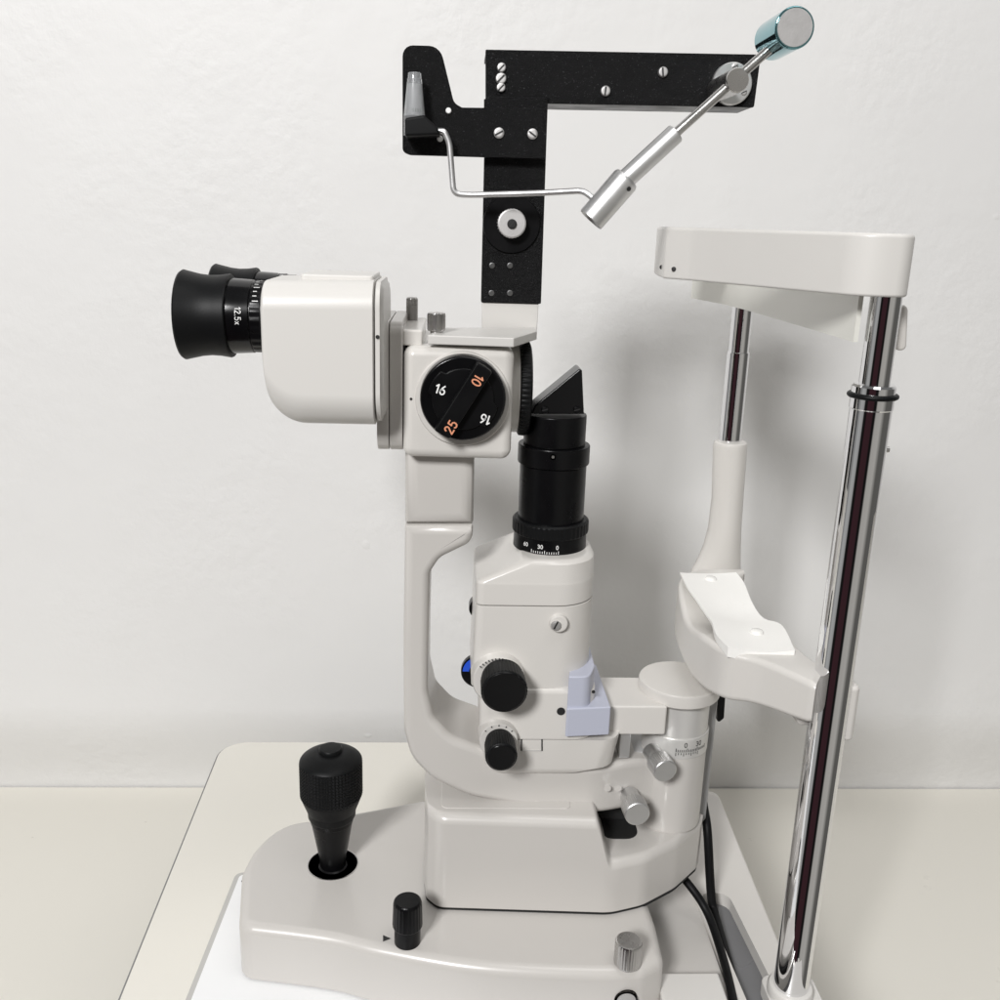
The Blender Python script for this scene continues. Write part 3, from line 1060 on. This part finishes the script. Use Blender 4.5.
# ---- swing arm between column and lamp tower
zt_ = P(640, 706.5, -.068).z
zb_ = P(640, 735, -.068).z
yb_ = Q(640, 677, zt_).y
xl_ = P(600, 720, -.068).x
xe_ = P(666.5, 720, -.068).x
build('swing_arm', box(xl_, xe_, -.068, yb_, zb_, zt_, .0012, .001), CREAM, sl_)
build('hinge_bar', box(P(619, 740, -.062).x, P(630, 740, -.062).x, -.064, -.05, P(625, 756, -.062).z, zb_, .0006), ALU, sl_)

# ---- lamp tower
TX = lambda u, v, y=-.045: P(u, v, y).x
Z1 = P(530, 605, -.074).z                # seam under the cap
Z2 = P(540, 685, -.074).z
Z3 = P(540, 738, -.076).z
xl = TX(474, 600); xr2 = TX(590, 590)
TY0, TY1 = -.0755, -.015


def tower_rings(spec):
    rings = []
    for z, x0, x1, y0, y1, r0, r1 in spec:
        rings.append([Vector((a, b, z)) for a, b in rrect(x0, x1, y0, y1, (r0, r1, r1, r0))])
    bm = rings_to_bm(bmesh.new(), rings)
    bmesh.ops.recalc_face_normals(bm, faces=bm.faces[:])
    return bm


zA = P(486, 583, TY0).z
zT = P(560, 562, TY0).z
xF = TX(522, 569, -.07)
tower = build('lamp_housing', tower_rings([(Z2 - .001, xl - .0012, xr2, TY0, TY1, .005, .022), (Z1 - .0007, xl, xr2, TY0, TY1, .005, .022), (Z1 - .0004, xl + .0004, xr2 - .0004, TY0 + .0004, TY1 - .0004, .005, .022)]), CREAM, sl_)
bm = bmesh.new()
f = lambda d: (xl + d, xr2 - d, TY0 + d, TY1 - d, .005, .022)
capr = [(Z1 + .0001,) + f(.0004), (Z1 + .0004,) + f(0), (zA - .0012,) + f(0), (zA - .0003, xl + .0004, xr2, TY0 + .0001, TY1 - .0001, .005, .022),
        (zA + .0006, xl + .0014, xr2 - .0001, TY0 + .0003, TY1 - .0003, .005, .022),
        (zT - .0022, xF - .0022, xr2 - .0006, TY0 + .0012, TY1 - .001, .006, .021), (zT - .0006, xF - .0004, xr2 - .002, TY0 + .0030, TY1 - .002, .007, .02), (zT, xF + .0012, xr2 - .0042, TY0 + .0055, TY1 - .004, .008, .018)]
build('housing_cap', tower_rings(capr), CREAM, tower)
xl3 = TX(477, 720)
lower = build('lower_housing', tower_rings([(Z3 + .0003, xl3 + .0005, TX(588, 720), TY0 - .0022, TY1, .006, .012), (Z2 - .004, xl3 - .0005, TX(588, 700), TY0 - .002, TY1, .006, .012), (Z2 - .0018, xl3 + .0002, xr2 + .0006, TY0 - .0012, TY1, .006, .02), (Z2 - .0008, xl3 + .001, xr2 - .0004, TY0 + .0006, TY1, .006, .02)]), CREAM, tower)
zb5 = P(530, 770, -.066).z
build('bottom_shell', tower_rings([(zb5, TX(505, 770), TX(548, 770), TY0 + .010, TY1 - .006, .006, .01), (zb5 + .0012, TX(494, 766), TX(562, 766), TY0 + .004, TY1 - .004, .007, .01), (zb5 + .004, TX(487, 760), TX(585, 760), TY0 + .0005, TY1 - .002, .008, .012), (zb5 + .008, TX(482, 750), TX(606, 750), TY0 - .0016, TY1, .008, .012), (Z3 - .0022, TX(479.5, 742), TX(611, 742), TY0 - .0022, TY1, .007, .012), (Z3 - .0003, TX(478.5, 739), TX(611, 742), TY0 - .0022, TY1, .006, .012)]), CREAM, tower)
# tab with two slits
for u in (521.5, 542):
    build('slit', side([(u - .6, 739.5), (u + .6, 739.5), (u + .6, 751), (u - .6, 751)], TY0 - .0026, TY0 - .001, 0, 0), INKB, tower)
build('slit', side([(521.5, 750.3), (542, 750.3), (542, 751), (521.5, 751)], TY0 - .0026, TY0 - .001, 0, 0), RIM, tower)
build('hole', ylathe(561, 711.5, TY0 - .0025, [(0, 4.2), (.0003, 4.2)], n=24), INKB, tower)
# boss with slotted screw
bs_ = build('screw_boss', ylathe(559, 624.5, TY0 - .0028, [(0, 7), (.0004, 8.6), (.0014, 9.4), (.006, 9.8)], n=36), CREAM, tower)
screw(556, 625.5, TY0 - .0030, 5.2, FACE, bs_, ang=1.15)
# black neck, ring and sleeve
nx = P(552, 490, YM).x
ns = mpp(P(552, 490, YM))
nz = lambda v: P(552, v, YM).z
neck = build('filter_tube', lathe((nx, YM, 0), (0, 0, 1), [(nz(462), 32 * ns), (nz(463), 33 * ns), (nz(517), 33 * ns), (nz(518), 32 * ns)], n=80), BLACK, sl_)
build('tube_collar', lathe((nx, YM, 0), (0, 0, 1), cham(nz(443), nz(462), 35.5 * ns, .0008), n=80), BLACK, neck)
build('tube_head', lathe((nx, YM, 0), (0, 0, 1), cham(nz(413), nz(443), 30.5 * ns, .0006), n=80), BLACK, neck)
g = 38.5 * ns
nzf = lambda v: P(552, v, YM - g).z
build('knurled_ring', lathe((nx, YM, 0), (0, 0, 1), [(nz(516.5), g - .0012), (nz(518), g - .0002), (nz(519), g), (nzf(540), g), (nzf(541), g - .0002), (nzf(542.5), g - .0012)], n=176, gear=.00035, grange=(2, 3)), RUBBER, neck)
sring = build('scale_ring', lathe((nx, YM, 0), (0, 0, 1), [(nzf(542), 36.5 * ns), (zT - .0005, 37 * ns)], n=80), BLACK, neck)
bm = bmesh.new()
rt = 37.3 * ns
zk = P(552, 556, YM - rt).z
ticks(bm, Vector((nx, YM, 0)), rt, R(-124), R(-82), 12, zk + .0008, .0012, big=6, bigh=1.5, w=.00016)
curve_text(bm, '0', .0031, Vector((nx, YM, 0)), rt, R(-84), zk + .0046)
curve_text(bm, '30', .0031, Vector((nx, YM, 0)), rt, R(-110), zk + .0046)
curve_text(bm, '60', .0031, Vector((nx, YM, 0)), rt, R(-135), zk + .0046)
build('scale_marks', bm, INKW, sring)
cpt = P(553, 457, YM - 35.5 * ns)
build('set_screw', lathe(cpt, (0, 1, 0), [(-.0002, .0015), (-.0002, .0008), (.0006, .0006), (.0008, 0)], n=20), STEEL, neck)
# slanted mirror on top
mirror = build('mirror_block', side([(531, 414), (535, 405, .001), (579, 369, .001), (582, 369.5, .001), (584, 414)], YM - .011, YM + .006, .0008, .0008), GLOSSB, neck)
for u in (545, 577):
    screw(u, 410, YM - .0115, 3.6, BLACK, mirror, ang=.3)
# control knobs
kb = build('knob_boss', ylathe(498.5, 681, TY0 - .006, [(0, 25), (.0006, 26), (.008, 27), (.012, 27.5)], n=60), CREAM, tower)


def dial(u, v, y0, L, rpx, parent, name):
    c1 = P(u, v, y0); s = mpp(c1)
    ax = Vector((-.03, 1, .03)).normalized()
    o = build(name, lathe(c1, ax, [(0, (rpx - 1.4) * s), (.0004, (rpx - .5) * s), (.0012, rpx * s), (L * .8, rpx * .97 * s), (L * .82, (rpx - 1.8) * s), (L, (rpx - 1.8) * s)], n=160, gear=.45 * s, grange=(2, 3)), RUBBER, parent)
    build('knob_face', lathe(c1 - ax * .0004, ax, [(0, (rpx - 2.6) * s), (.0003, (rpx - 1.9) * s), (.0006, (rpx - 1.6) * s)], n=72), GLOSSB, o)
    return o


d1 = dial(504.5, 692, -.0965, .015, 23.6, sl_, 'slit_width_knob')
d2 = dial(501.5, 757.5, -.0985, .016, 16.3, sl_, 'aperture_knob')
build('knob_boss', ylathe(498.5, 741, TY0 - .007, [(0, 18.5), (.0006, 19.2), (.008, 20), (.011, 20.5)], n=60), CREAM, tower)
for (u, v, r, n_) in ((498.5, 681, 25, 13), (498.5, 741, 18, 5)):
    cc = P(u, v, TY0 - .0075); s = mpp(cc) * r
    bm = bmesh.new()
    for k in range(n_):
        th = R(40 + 100 * k / (n_ - 1))
        a = Vector((math.cos(th), 0, math.sin(th)))
        t_ = Vector((-math.sin(th), 0, math.cos(th)))
        q = [cc + a * s * .90 - t_ * .0003, cc + a * s * .90 + t_ * .0003, cc + a * s + t_ * .0003, cc + a * s - t_ * .0003]
        bm.faces.new([bm.verts.new(p) for p in q])
    build('scale_marks', bm, INKB, tower)
for u, v in ((488.5, 662.5), (485.5, 726)):
    build('dot_mark', ylathe(u, v, TY0 - .0024, [(0, 1.3), (.0002, 1.3)], n=14), INKB, tower)
# filter wheel with a blue field and a second small wheel behind the housing
fw = build('filter_wheel', ylathe(478.5, 672, -.034, [(0, 16.5), (.0006, 17.5), (.004, 17.5), (.005, 16.8)], n=60), BLACK, sl_)
cc = P(478.5, 672, -.0343); s = mpp(cc)
bm = bmesh.new()
arc = [R(112 + 66 * k / 10) for k in range(11)]
bm.faces.new([bm.verts.new(cc + Vector((math.cos(t), 0, math.sin(t))) * 16 * s) for t in arc] + [bm.verts.new(cc + Vector((math.cos(t), 0, math.sin(t))) * 9.5 * s) for t in arc[::-1]])
build('blue_field', bm, BLUE, fw)
build('lamp_socket', ylathe(480, 609, -.028, [(0, 10), (.0006, 11), (.008, 11), (.009, 10)], n=40), BLACK, sl_)

# lilac click-stop bracket
zl1 = P(590, 708, -.0805).z; zl0 = P(590, 736, -.0805).z
bk = Q(601, 662, zl1 + .012)
lq = [Q(*a, zl1) for a in ((566.5, 709), (611, 707), (596, 664), (575, 664))]
lb = build('latch', extr(bmesh.new(), fillet([(p.x, p.y, .0009) for p in lq]), XY, zl0, zl1, .0006, .0008), LILAC, sl_)
zl2 = P(580, 672, -.074).z
lw = [(TX(567, 700, -.0785), -.0800, .001), (TX(588, 700, -.0785), -.0796, .006), (TX(594, 700, -.070), -.066, .006), (TX(592, 700, -.06), -.040, .001), (TX(575, 700, -.06), -.040, .001)]
build('latch_guard', extr(bmesh.new(), fillet(lw), XY, zl1 - .0005, zl2, 0, .0008), LILAC, lb)
build('latch_hole', ylathe(593.5, 692, -.0755, [(0, 1.8), (.0004, 1.8)], n=16), INKB, lb)

# ---- magnification changer
MB0 = -.084
mbox = build('magnification_box', side([(404, 345, .005), (514.5, 347, .005), (510.5, 459, .005), (403, 456, .005)], MB0, -.008, .005, .005), CREAM, sl_)
build('top_plate', side([(392, 329, .002), (423, 330, .001), (422, 346, 0), (392, 345, 0)], -.078, -.015, .001, .001), CREAM, mbox)
# side wheel facing the patient
wc = P(523, 392, YM - .012)
ws = mpp(wc)
wx0, wx1, wx2 = P(500, 392, YM).x, P(518, 392, YM).x, P(529.5, 392, YM).x
wl_ = wx2 - wx1
build('coupling', lathe((wx0, YM, wc.z), (1, 0, 0), [(0, 45 * ws), (wx1 - wx0 - .0004, 45 * ws), (wx1 - wx0, 44 * ws)], n=72), CREAM, mbox)
build('side_wheel', lathe((wx1, YM, wc.z), (1, 0, 0), [(0, 46 * ws), (.0006, 48 * ws), (wl_ * .55, 48.5 * ws), (wl_ * .85, 47 * ws), (wl_ * .97, 44 * ws), (wl_, 42 * ws)], n=240, gear=.0005, grange=(1, 2)), RUBBER, mbox)
# coupling discs towards the binocular head
fc = P(390, 388, YM)
fs = mpp(P(390, 388, -.07))
for (ua, ub, r, nm) in ((377.5, 389.5, 65, 'flange'), (390.2, 403.2, 64.5, 'flange')):
    a, b = P(ua, 388, -.075).x, P(ub, 388, -.075).x
    zc_ = P(390, 387.5, -.078).z
    pts = fillet([(-.081, zc_ - 65 * fs, .010), (-.081, zc_ + 64 * fs, .006), (-.012, zc_ + 64 * fs, .006), (-.012, zc_ - 65 * fs, .010)], 8)
    build(nm, extr(bmesh.new(), pts, YZ, a, b, .0006, .0006, 3), GREY, mbox)
build('index_dot', ylathe(411, 399, MB0 - .0001, [(0, 1.4), (.0002, 1.4)], n=14), INKB, mbox)

# drum
DC = P(462.5, 399, MB0)
ds = mpp(DC)
build('drum_ring', ylathe(462.8, 399.5, MB0 - .0012, [(0, 46.5), (.0006, 47.5), (.002, 48)], n=80), CREAM, mbox)
yd = MB0 - .009
drum = build('magnification_drum', ylathe(463, 399, yd, [(0, 40.5), (.0004, 42), (.0014, 43), (.0085, 43.4)], n=96), GLOSSB, sl_)
dc = P(463, 399, yd); ds = mpp(dc)


def dpt(u, v, y): return P(u, v, y)


ba = Vector((.515, .857))          # direction of the grip bar in the (x, z) plane
bn = Vector((ba.y, -ba.x))
dc2 = Vector((dc.x, dc.z))


def dial_poly(pts, r=.0012):
    return fillet([(dc2.x + (ba.x * a + bn.x * b) * ds, dc2.y + (ba.y * a + bn.y * b) * ds, r) for a, b in pts], 4)


# raised inner disc with two number lobes, then the grip bar over it
lob = []
for k in range(72):
    th = 2 * math.pi * k / 72
    r = 31.0
    dth = abs(((math.degrees(th) - 90) + 90) % 180 - 90)
    if dth < 24: r = 35.5
    lob.append((r * math.cos(th), r * math.sin(th)))
poly = [Vector((dc2.x + (ba.x * a + bn.x * b) * ds, dc2.y + (ba.y * a + bn.y * b) * ds)) for a, b in lob]
build('number_plate', extr(bmesh.new(), poly, XZ, yd - .0014, yd + .0008, .0005, 0, 3), BLACK, drum)
bar = build('grip', extr(bmesh.new(), dial_poly([(-40, -9), (40, -9), (40.5, 0), (39.5, 9), (-39.5, 9), (-40.5, 0)], .001), XZ, yd - .0064, yd + .001, .0009, 0, 3), BLACK, drum)
bm = bmesh.new()
yt = yd - .00155


def num(bmx, s, u, v, deg, y, size=13.2):
    a = R(deg)
    flat_text(bmx, s, size * ds, P(u, v, y), (math.cos(a), 0, math.sin(a)), (-math.sin(a), 0, math.cos(a)))


num(bm, '16', 440.5, 389.5, -17, yt)
num(bm, '16', 485.5, 419.5, 163, yt)
build('numbers', bm, INKW, drum)
bm = bmesh.new()
num(bm, '10', 477.6, 380.5, -120, yd - .0066, 13.5)
num(bm, '25', 451, 427, 60, yd - .0066, 13.5)
build('numbers', bm, INKO, drum)

# ---- binocular head
BH0, BH1 = -.108, -.048
hx0, hx1 = P(262.5, 340, BH0 + .004).x, P(373, 340, BH0 + .004).x
hz1 = P(320, 279, BH0 + .010).z
hz0 = P(330, 426.5, BH0 + .008).z
rings = []
HR = .0185
hxs = [hx0 + HR * (1 - math.cos(R(a))) for a in range(4, 91, 4)] + [hx0 + HR + (hx1 - hx0 - HR) * k / 8 for k in range(1, 9)]
for i, x_ in enumerate([hx0] + hxs):
    dx = max(0, HR - (x_ - hx0))
    zb_x = hz0 + (HR - math.sqrt(max(0, HR * HR - dx * dx))) * .98
    e_ = .0016 * (1 - min(1, (x_ - hx0) / .0016)) ** 2
    slope = .0012 * (1 - (x_ - hx0) / (hx1 - hx0))
    rings.append([Vector((x_, a, b)) for a, b in rrect(BH0 + e_, BH1 - e_, zb_x + e_, hz1 - slope - e_, (.0165, .008, .008, .0125), 11)])
e_ = .0007
rings.append([Vector((hx1 + .0005, a, b)) for a, b in rrect(BH0 + e_, BH1 - e_, hz0 + e_, hz1 - e_, (.0165, .008, .008, .0125), 11)])
bm = rings_to_bm(bmesh.new(), rings)
bmesh.ops.recalc_face_normals(bm, faces=bm.faces[:])
hd = build('binocular_head', bm, PEARL, sl_, sharp=45)
lx_ = P(302, 276, BH0 + .02).x
build('lid', box(lx_, hx1 - .0005, BH0 + .015, BH1 - .004, hz1 - .002, hz1 + .0018, .0008, .002), PEARL, hd)
rq = [P(a, b, -.05) for a, b in ((283, 300), (374, 420))]
build('rear_housing', box(rq[0].x, rq[1].x, BH1 - .004, .014, rq[1].z, rq[0].z, .006, .008), PEARL, hd)
ex1 = P(385, 340, BH0 + .012).x
erings = []
for x_, d_ in ((hx1 + .0009, .0022), (hx1 + .0014, .0016), (hx1 + .0032, .0018), (ex1 - .0018, .0030), (ex1 - .0005, .0044), (ex1, .0064)):
    erings.append([Vector((x_, a, b)) for a, b in rrect(BH0 + d_, BH1 - d_, hz0 + d_, hz1 + .0014 - d_, (.0155, .008, .008, .0115), 9)])
bm = rings_to_bm(bmesh.new(), erings)
bmesh.ops.recalc_face_normals(bm, faces=bm.faces[:])
build('end_plate', bm, PEARL, hd, sharp=50)
build('hole', ylathe(377.5, 337, BH0 + .0012, [(0, 2), (.0003, 2)], n=16), INKB, hd)


def eyepiece(y, text):
    zc = P(215, 315.5, -.077).z
    X = lambda u: P(u, 315.5, -.095).x
    s = mpp(P(215, 315.5, -.077))
    root = build('eyepiece', lathe((0, y, zc), (1, 0, 0), [(X(214), 36.6 * s), (X(219), 37.4 * s), (X(236), 36.6 * s), (X(246.5), 36 * s), (X(247.5), 34.5 * s), (X(268), 34.5 * s)], n=80), GLOSSB, sl_)
    build('focus_ring', lathe((0, y, zc), (1, 0, 0), [(X(248), 34.6 * s), (X(249), 35.4 * s), (X(258), 35.4 * s), (X(259), 34.6 * s), (X(262), 33.8 * s)], n=96, gear=.0004, grange=(1, 2)), BLACK, root)
    build('eyecup', lathe((0, y, zc), (1, 0, 0), [(X(216), 30 * s), (X(200), 30 * s), (X(176), 37 * s), (X(172.5), 41.5 * s), (X(172.8), 42.8 * s), (X(175), 44.2 * s), (X(182), 42.6 * s), (X(192), 40.4 * s), (X(202), 39.4 * s), (X(212), 39.8 * s), (X(222), 41.2 * s), (X(223.6), 40.6 * s), (X(224), 37 * s)], n=80), RUBBER, root)
    bm = bmesh.new()
    vv, fs_ = text2d('12.5x', 8.4 * s, .055)
    rr = 37.7 * s
    bv = []
    for v in vv:
        th = R(180) + R(0) - 0
        ang = R(-90) - 0
        # text runs downwards round the barrel
        a = -v.x / rr + R(6)
        r9 = rr + v.z
        bv.append(bm.verts.new((X(237.5) + v.y, y - r9 * math.cos(a), zc + r9 * math.sin(a))))
    for f_ in fs_:
        try: bm.faces.new([bv[i] for i in f_])
        except ValueError: pass
    build('magnification_mark', bm, INKW, root)
    bm = bmesh.new()
    for k in range(9):
        a = R(30 + 9 * k)
        da = .0002 / (35.6 * s)
        xa_, xb_ = X(251), X(255 if k % 3 else 257)
        r9 = 35.7 * s
        bm.faces.new([bm.verts.new((x, y - r9 * math.cos(t), zc + r9 * math.sin(t))) for x, t in ((xa_, a - da), (xb_, a - da), (xb_, a + da), (xa_, a + da))])
    build('scale_marks', bm, INKW, root)
    return root


eyepiece(-.077, True)
eyepiece(-.013, True)

# thumb screws standing on the microscope top
for u, v0, v1, r, y in ((412, 297, 324, 5.8, -.03),):
    build('thumb_screw', vlathe(u, 310, y, [(328, 3), (324, 3), (323.5, 5.2), (322, r), (299, r), (297.5, r - .8), (297, 4)], n=120, gear=.0004, grange=(3, 4)), STEEL, sl_)

# ================================================================== tonometer bracket on top
tn = thing('tonometer', P(500, 338, -.06), 'black bracket arm with silver lever and clear cone tip clamped above the microscope', 'tonometer')
YC = -.036
# white mounting foot: horizontal plate plus upstand
zpt = P(450, 334.5, -.080).z
zpb = P(450, 343.8, -.080).z
fx0 = P(428, 340, -.080).x; fx1 = P(514, 340, -.080).x
fq = [Q(*a, zpt) for a in ((427.5, 335), (514, 338), (537, 331), (537, 327.5), (440, 327.5))]
foot = build('mounting_foot', extr(bmesh.new(), fillet([(p.x, p.y, .0009) for p in fq]), XY, zpb, zpt, .0006, .0006), SATIN, tn)
build('upstand', side([(482, 302), (538.5, 304), (537, 330), (482, 329)], YC - .0012, YC + .004, .0005, .0005), SATIN, foot)
build('thumb_screw', vlathe(436.3, 324, -.072, [(334, 6), (331, 6), (330.5, 8.4), (329, 9.2), (315, 9.2), (313, 8.6), (312.4, 7)], n=128, gear=.00045, grange=(3, 4)), STEEL, tn)
upr = build('upright_plate', side([(485.5, 97, .0005), (548, 97, .0005), (541, 304, .0008), (481, 302.5, .0008)], YC - .0022, YC + .002, .0004, .0004), POWDER, tn)
build('plate_lip', side([(488, 96.5, .0005), (547, 97.5, .0005), (547, 108, 0), (488, 107, 0)], YC - .0065, YC - .002, .0008, .0004), POWDER, upr)
# round boss with white thumb nut
boss = build('boss', ylathe(511.5, 224, YC - .0034, [(0, 28), (.0004, 28.6), (.002, 28.8)], n=72), BLACK, upr)
nut = build('thumb_nut', ylathe(512, 223.5, YC - .010, [(0, 12.5), (.0006, 14.2), (.003, 14.6), (.007, 14.6)], n=120, gear=.0004, grange=(2, 3)), FACE, boss)
screw(512, 224, YC - .0102, 4.8, DARK, nut, ang=.9)
for u, v in ((492, 265.5), (510, 265.5), (491.5, 293), (510, 293)):
    build('socket_screw', ylathe(u, v, YC - .0024, [(-.0003, 2.9), (-.0004, 2.0), (.0004, 1.6), (.0005, 0)], n=20), DSTEEL, upr, label='small recessed screw')
# long channel beam
zt2 = P(500, 50, YC).z
rb = side([(485.5, 49.5, .0006), (761, 54.5, .001), (754, 107.5, .001), (485.5, 102.5, .0006)], YC, YC + .002, .0006, .0003)
beam = build('beam', rb, POWDER, tn)
lo = [P(486, 102.5, YC), P(754, 107.5, YC)]
bm = bmesh.new()
rings = []
for p in lo:
    rings.append([p + Vector((0, .0004, .0004)), p + Vector((0, .030, .0004)), p + Vector((0, .030, .0022)), p + Vector((0, .0004, .0022))])
rings_to_bm(bm, rings); bmesh.ops.recalc_face_normals(bm, faces=bm.faces[:])
build('beam_flange', bm, BLACK, beam)
hi_ = [P(486, 49.5, YC), P(761, 54.5, YC)]
bm = bmesh.new(); rings = []
for p in hi_:
    rings.append([p + Vector((0, .0004, -.0022)), p + Vector((0, .030, -.0022)), p + Vector((0, .030, -.0006)), p + Vector((0, .0004, -.0006))])
rings_to_bm(bm, rings); bmesh.ops.recalc_face_normals(bm, faces=bm.faces[:])
build('beam_flange', bm, POWDER, beam)
bx = P(757, 80, YC)
build('beam_end', side([(755, 55), (760.5, 55), (753.5, 106.5), (748.5, 106.5)], YC + .0005, YC + .030, .0003, .0003), POWDER, beam)
for u, v, r in ((501.5, 67.5, 4.6), (501, 78.5, 5.6), (501, 87.5, 4.6)):
    screw(u, v, YC - .0006, r, FACE, beam, ang=.8)
screw(605.5, 91, YC - .0006, 5, FACE, beam, ang=1.5)
screw(663, 72, YC - .0006, 5, FACE, beam, ang=1.7)
# holder plate for the cone tip
YH = YC - .0095
hpx = [(402.5, 45, .005), (440, 46, .007), (446, 70, .02), (454, 103, .005), (462, 107.5, .002), (547.5, 108.5, .0006), (545, 159, .0006), (410, 155, .006), (402.5, 152, .006)]
hold = build('holder_plate', side(hpx, YH, YH + .003, .0004, .0003), POWDER, tn)
build('holder_lip', side([(484, 99, .0004), (547.5, 100, .0004), (547.5, 109.5, 0), (484, 108.5, 0)], YH + .0028, YH + .0045, .0004, .0004), POWDER, hold)
screw(499, 133, YH - .0004, 5.2, FACE, hold, ang=.5, depth=.0008)
screw(532.5, 134, YH - .0004, 5.2, FACE, hold, ang=-.6, depth=.0008)
for u, v in ((448.5, 110.5), (440, 138.5)):
    build('peg', ylathe(u, v, YH - .0012, [(0, 2.3), (.0004, 2.9), (.0014, 3.0)], n=24), INKW, hold)
# cone tip in its socket
yt0 = YH - .009
sock = build('tip_socket', side([(405, 118, .001), (424, 115, .001), (438, 128, .002), (440, 135, .0005), (405, 136.5, .0008)], yt0 - .0075, YH - .001, .0012, .0012), RUBBER, tn)
cx_ = P(414.5, 105, yt0).x
cs_ = mpp(P(414.5, 105, yt0))
tz = lambda v: P(414, v, yt0).z
tip = build('cone_tip', lathe((cx_, yt0, 0), (0, 0, 1), [(tz(136), 10.5 * cs_), (tz(116), 10.6 * cs_), (tz(115), 10.6 * cs_), (tz(79), 7.2 * cs_), (tz(78.5), 6.8 * cs_), (tz(73), 6.4 * cs_), (tz(72.5), 5.8 * cs_)], n=48), TIP, sock)
build('tip_core', lathe((cx_, yt0, 0), (0, 0, 1), [(tz(116), 9 * cs_), (tz(100), 7.4 * cs_), (tz(84), 5.6 * cs_)], n=40), BACKING, tip)
bm = bmesh.new()
for k in range(6):
    th = R(-100 + 9 * k); rr = 10.4 * cs_
    z0 = tz(113)
    q = [(th - .012, z0), (th + .012, z0), (th + .012, z0 + .0016), (th - .012, z0 + .0016)]
    bm.faces.new([bm.verts.new((cx_ + rr * math.cos(a), yt0 + rr * math.sin(a), z)) for a, z in q])
build('scale_marks', bm, INKB, tip)
# wire arm
yw0 = YH - .008
wp = [P(437, 131, yw0 + .001), P(444, 131, yw0), P(449.5, 143, yw0), P(453.5, 194, yw0), P(470, 195, yw0), P(540, 193, yw0 - .006), P(583, 190.5, yw0 - .011), P(594, 199, yw0 - .014)]
build('wire_arm', tube(bend(wp, .005), 3.0 * mpp(wp[3]), n=14, smooth=False), ALU, tn)
# lever with counterweight: cylinder body, sleeve, rod, pivot
yl = YC - .034
pa_ = P(590.5, 220, yl); pb_ = P(627, 178, yl)
ax = pb_ - pa_
s = mpp(pa_)
lev = build('lever_barrel', lathe(pa_, ax, [(.0016, 11.5 * s), (.0002, 12.6 * s), (0, 13.2 * s), (.0004, 14 * s), (ax.length * .93, 14.2 * s), (ax.length * .97, 13.6 * s), (ax.length, 12.5 * s)], n=64), ALU, tn)
pc_ = P(676, 133, yl)
build('lever_sleeve', lathe(pb_, pc_ - pb_, [(-.002, 9.8 * s), ((pc_ - pb_).length - .0006, 9.8 * s), ((pc_ - pb_).length, 9 * s), ((pc_ - pb_).length, 4 * s)], n=56), ALU, lev)
pd_ = P(782, 38, yl)
build('lever_rod', lathe(pc_, pd_ - pc_, [(-.004, 4.6 * s), ((pd_ - pc_).length + .004, 4.6 * s)], n=40), STEEL, lev)
q_ = P(629, 190, yl) + Vector((0, -14 * s, 0)) * .85
build('set_hole', lathe(P(629, 189, yl - 13 * s), (-.3, 1, .2), [(0, .0011), (.0004, .0011)], n=16), INKB, lev)
cwf = P(795, 27.5, yl - .018)
s2 = mpp(cwf)
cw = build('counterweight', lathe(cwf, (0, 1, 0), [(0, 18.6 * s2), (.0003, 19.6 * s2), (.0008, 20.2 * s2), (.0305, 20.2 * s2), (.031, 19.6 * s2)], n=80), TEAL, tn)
build('face_disc', lathe(cwf + Vector((0, -.0002, 0)), (0, 1, 0), [(0, 17.8 * s2), (.0006, 18.2 * s2)], n=80), FACE, cw)
pv = build('pivot_flange', ylathe(732.5, 83.5, YC - .003, [(0, 19), (.0005, 20), (.004, 20.2)], n=64), ALU, tn)
build('pivot_pin', ylathe(738, 80, yl - .005, [(0, 10.8), (.0005, 11.6), (.0012, 12), (.036, 12)], n=56), STEEL, pv)
for u, v in ((735, 66.5), (744, 92)):
    screw(u, v, YC - .0032, 3.2, FACE, pv, ang=.4, depth=.0005)

# ================================================================== cables
cb = [P(700, 785, -.020), P(704, 808, -.024), P(707.5, 832, -.036), Q(711, 893, .020), Q(715, 915, .010), Q(726, 955, .0075), Q(738, 1000, .0075), Q(742, 1030, .0075)]
o = build('cable', tube(cb, .0028, n=16), CABLE)
o['label'] = 'upright black cable dropping straight behind the column into the trough'
o['category'] = 'cable'; o['group'] = 'black cables by the column'
cb = [Q(640, 845, .034), Q(668, 862, .034), Q(690, 886, .029), Q(707, 912, .0185), Q(719, 945, .012), Q(730, 985, .011), Q(738, 1030, .011)]
o = build('cable', tube(cb, .0025, n=16), CABLE)
o['label'] = 'black cable curving out from under the pedestal into the trough'
o['category'] = 'cable'; o['group'] = 'black cables by the column'
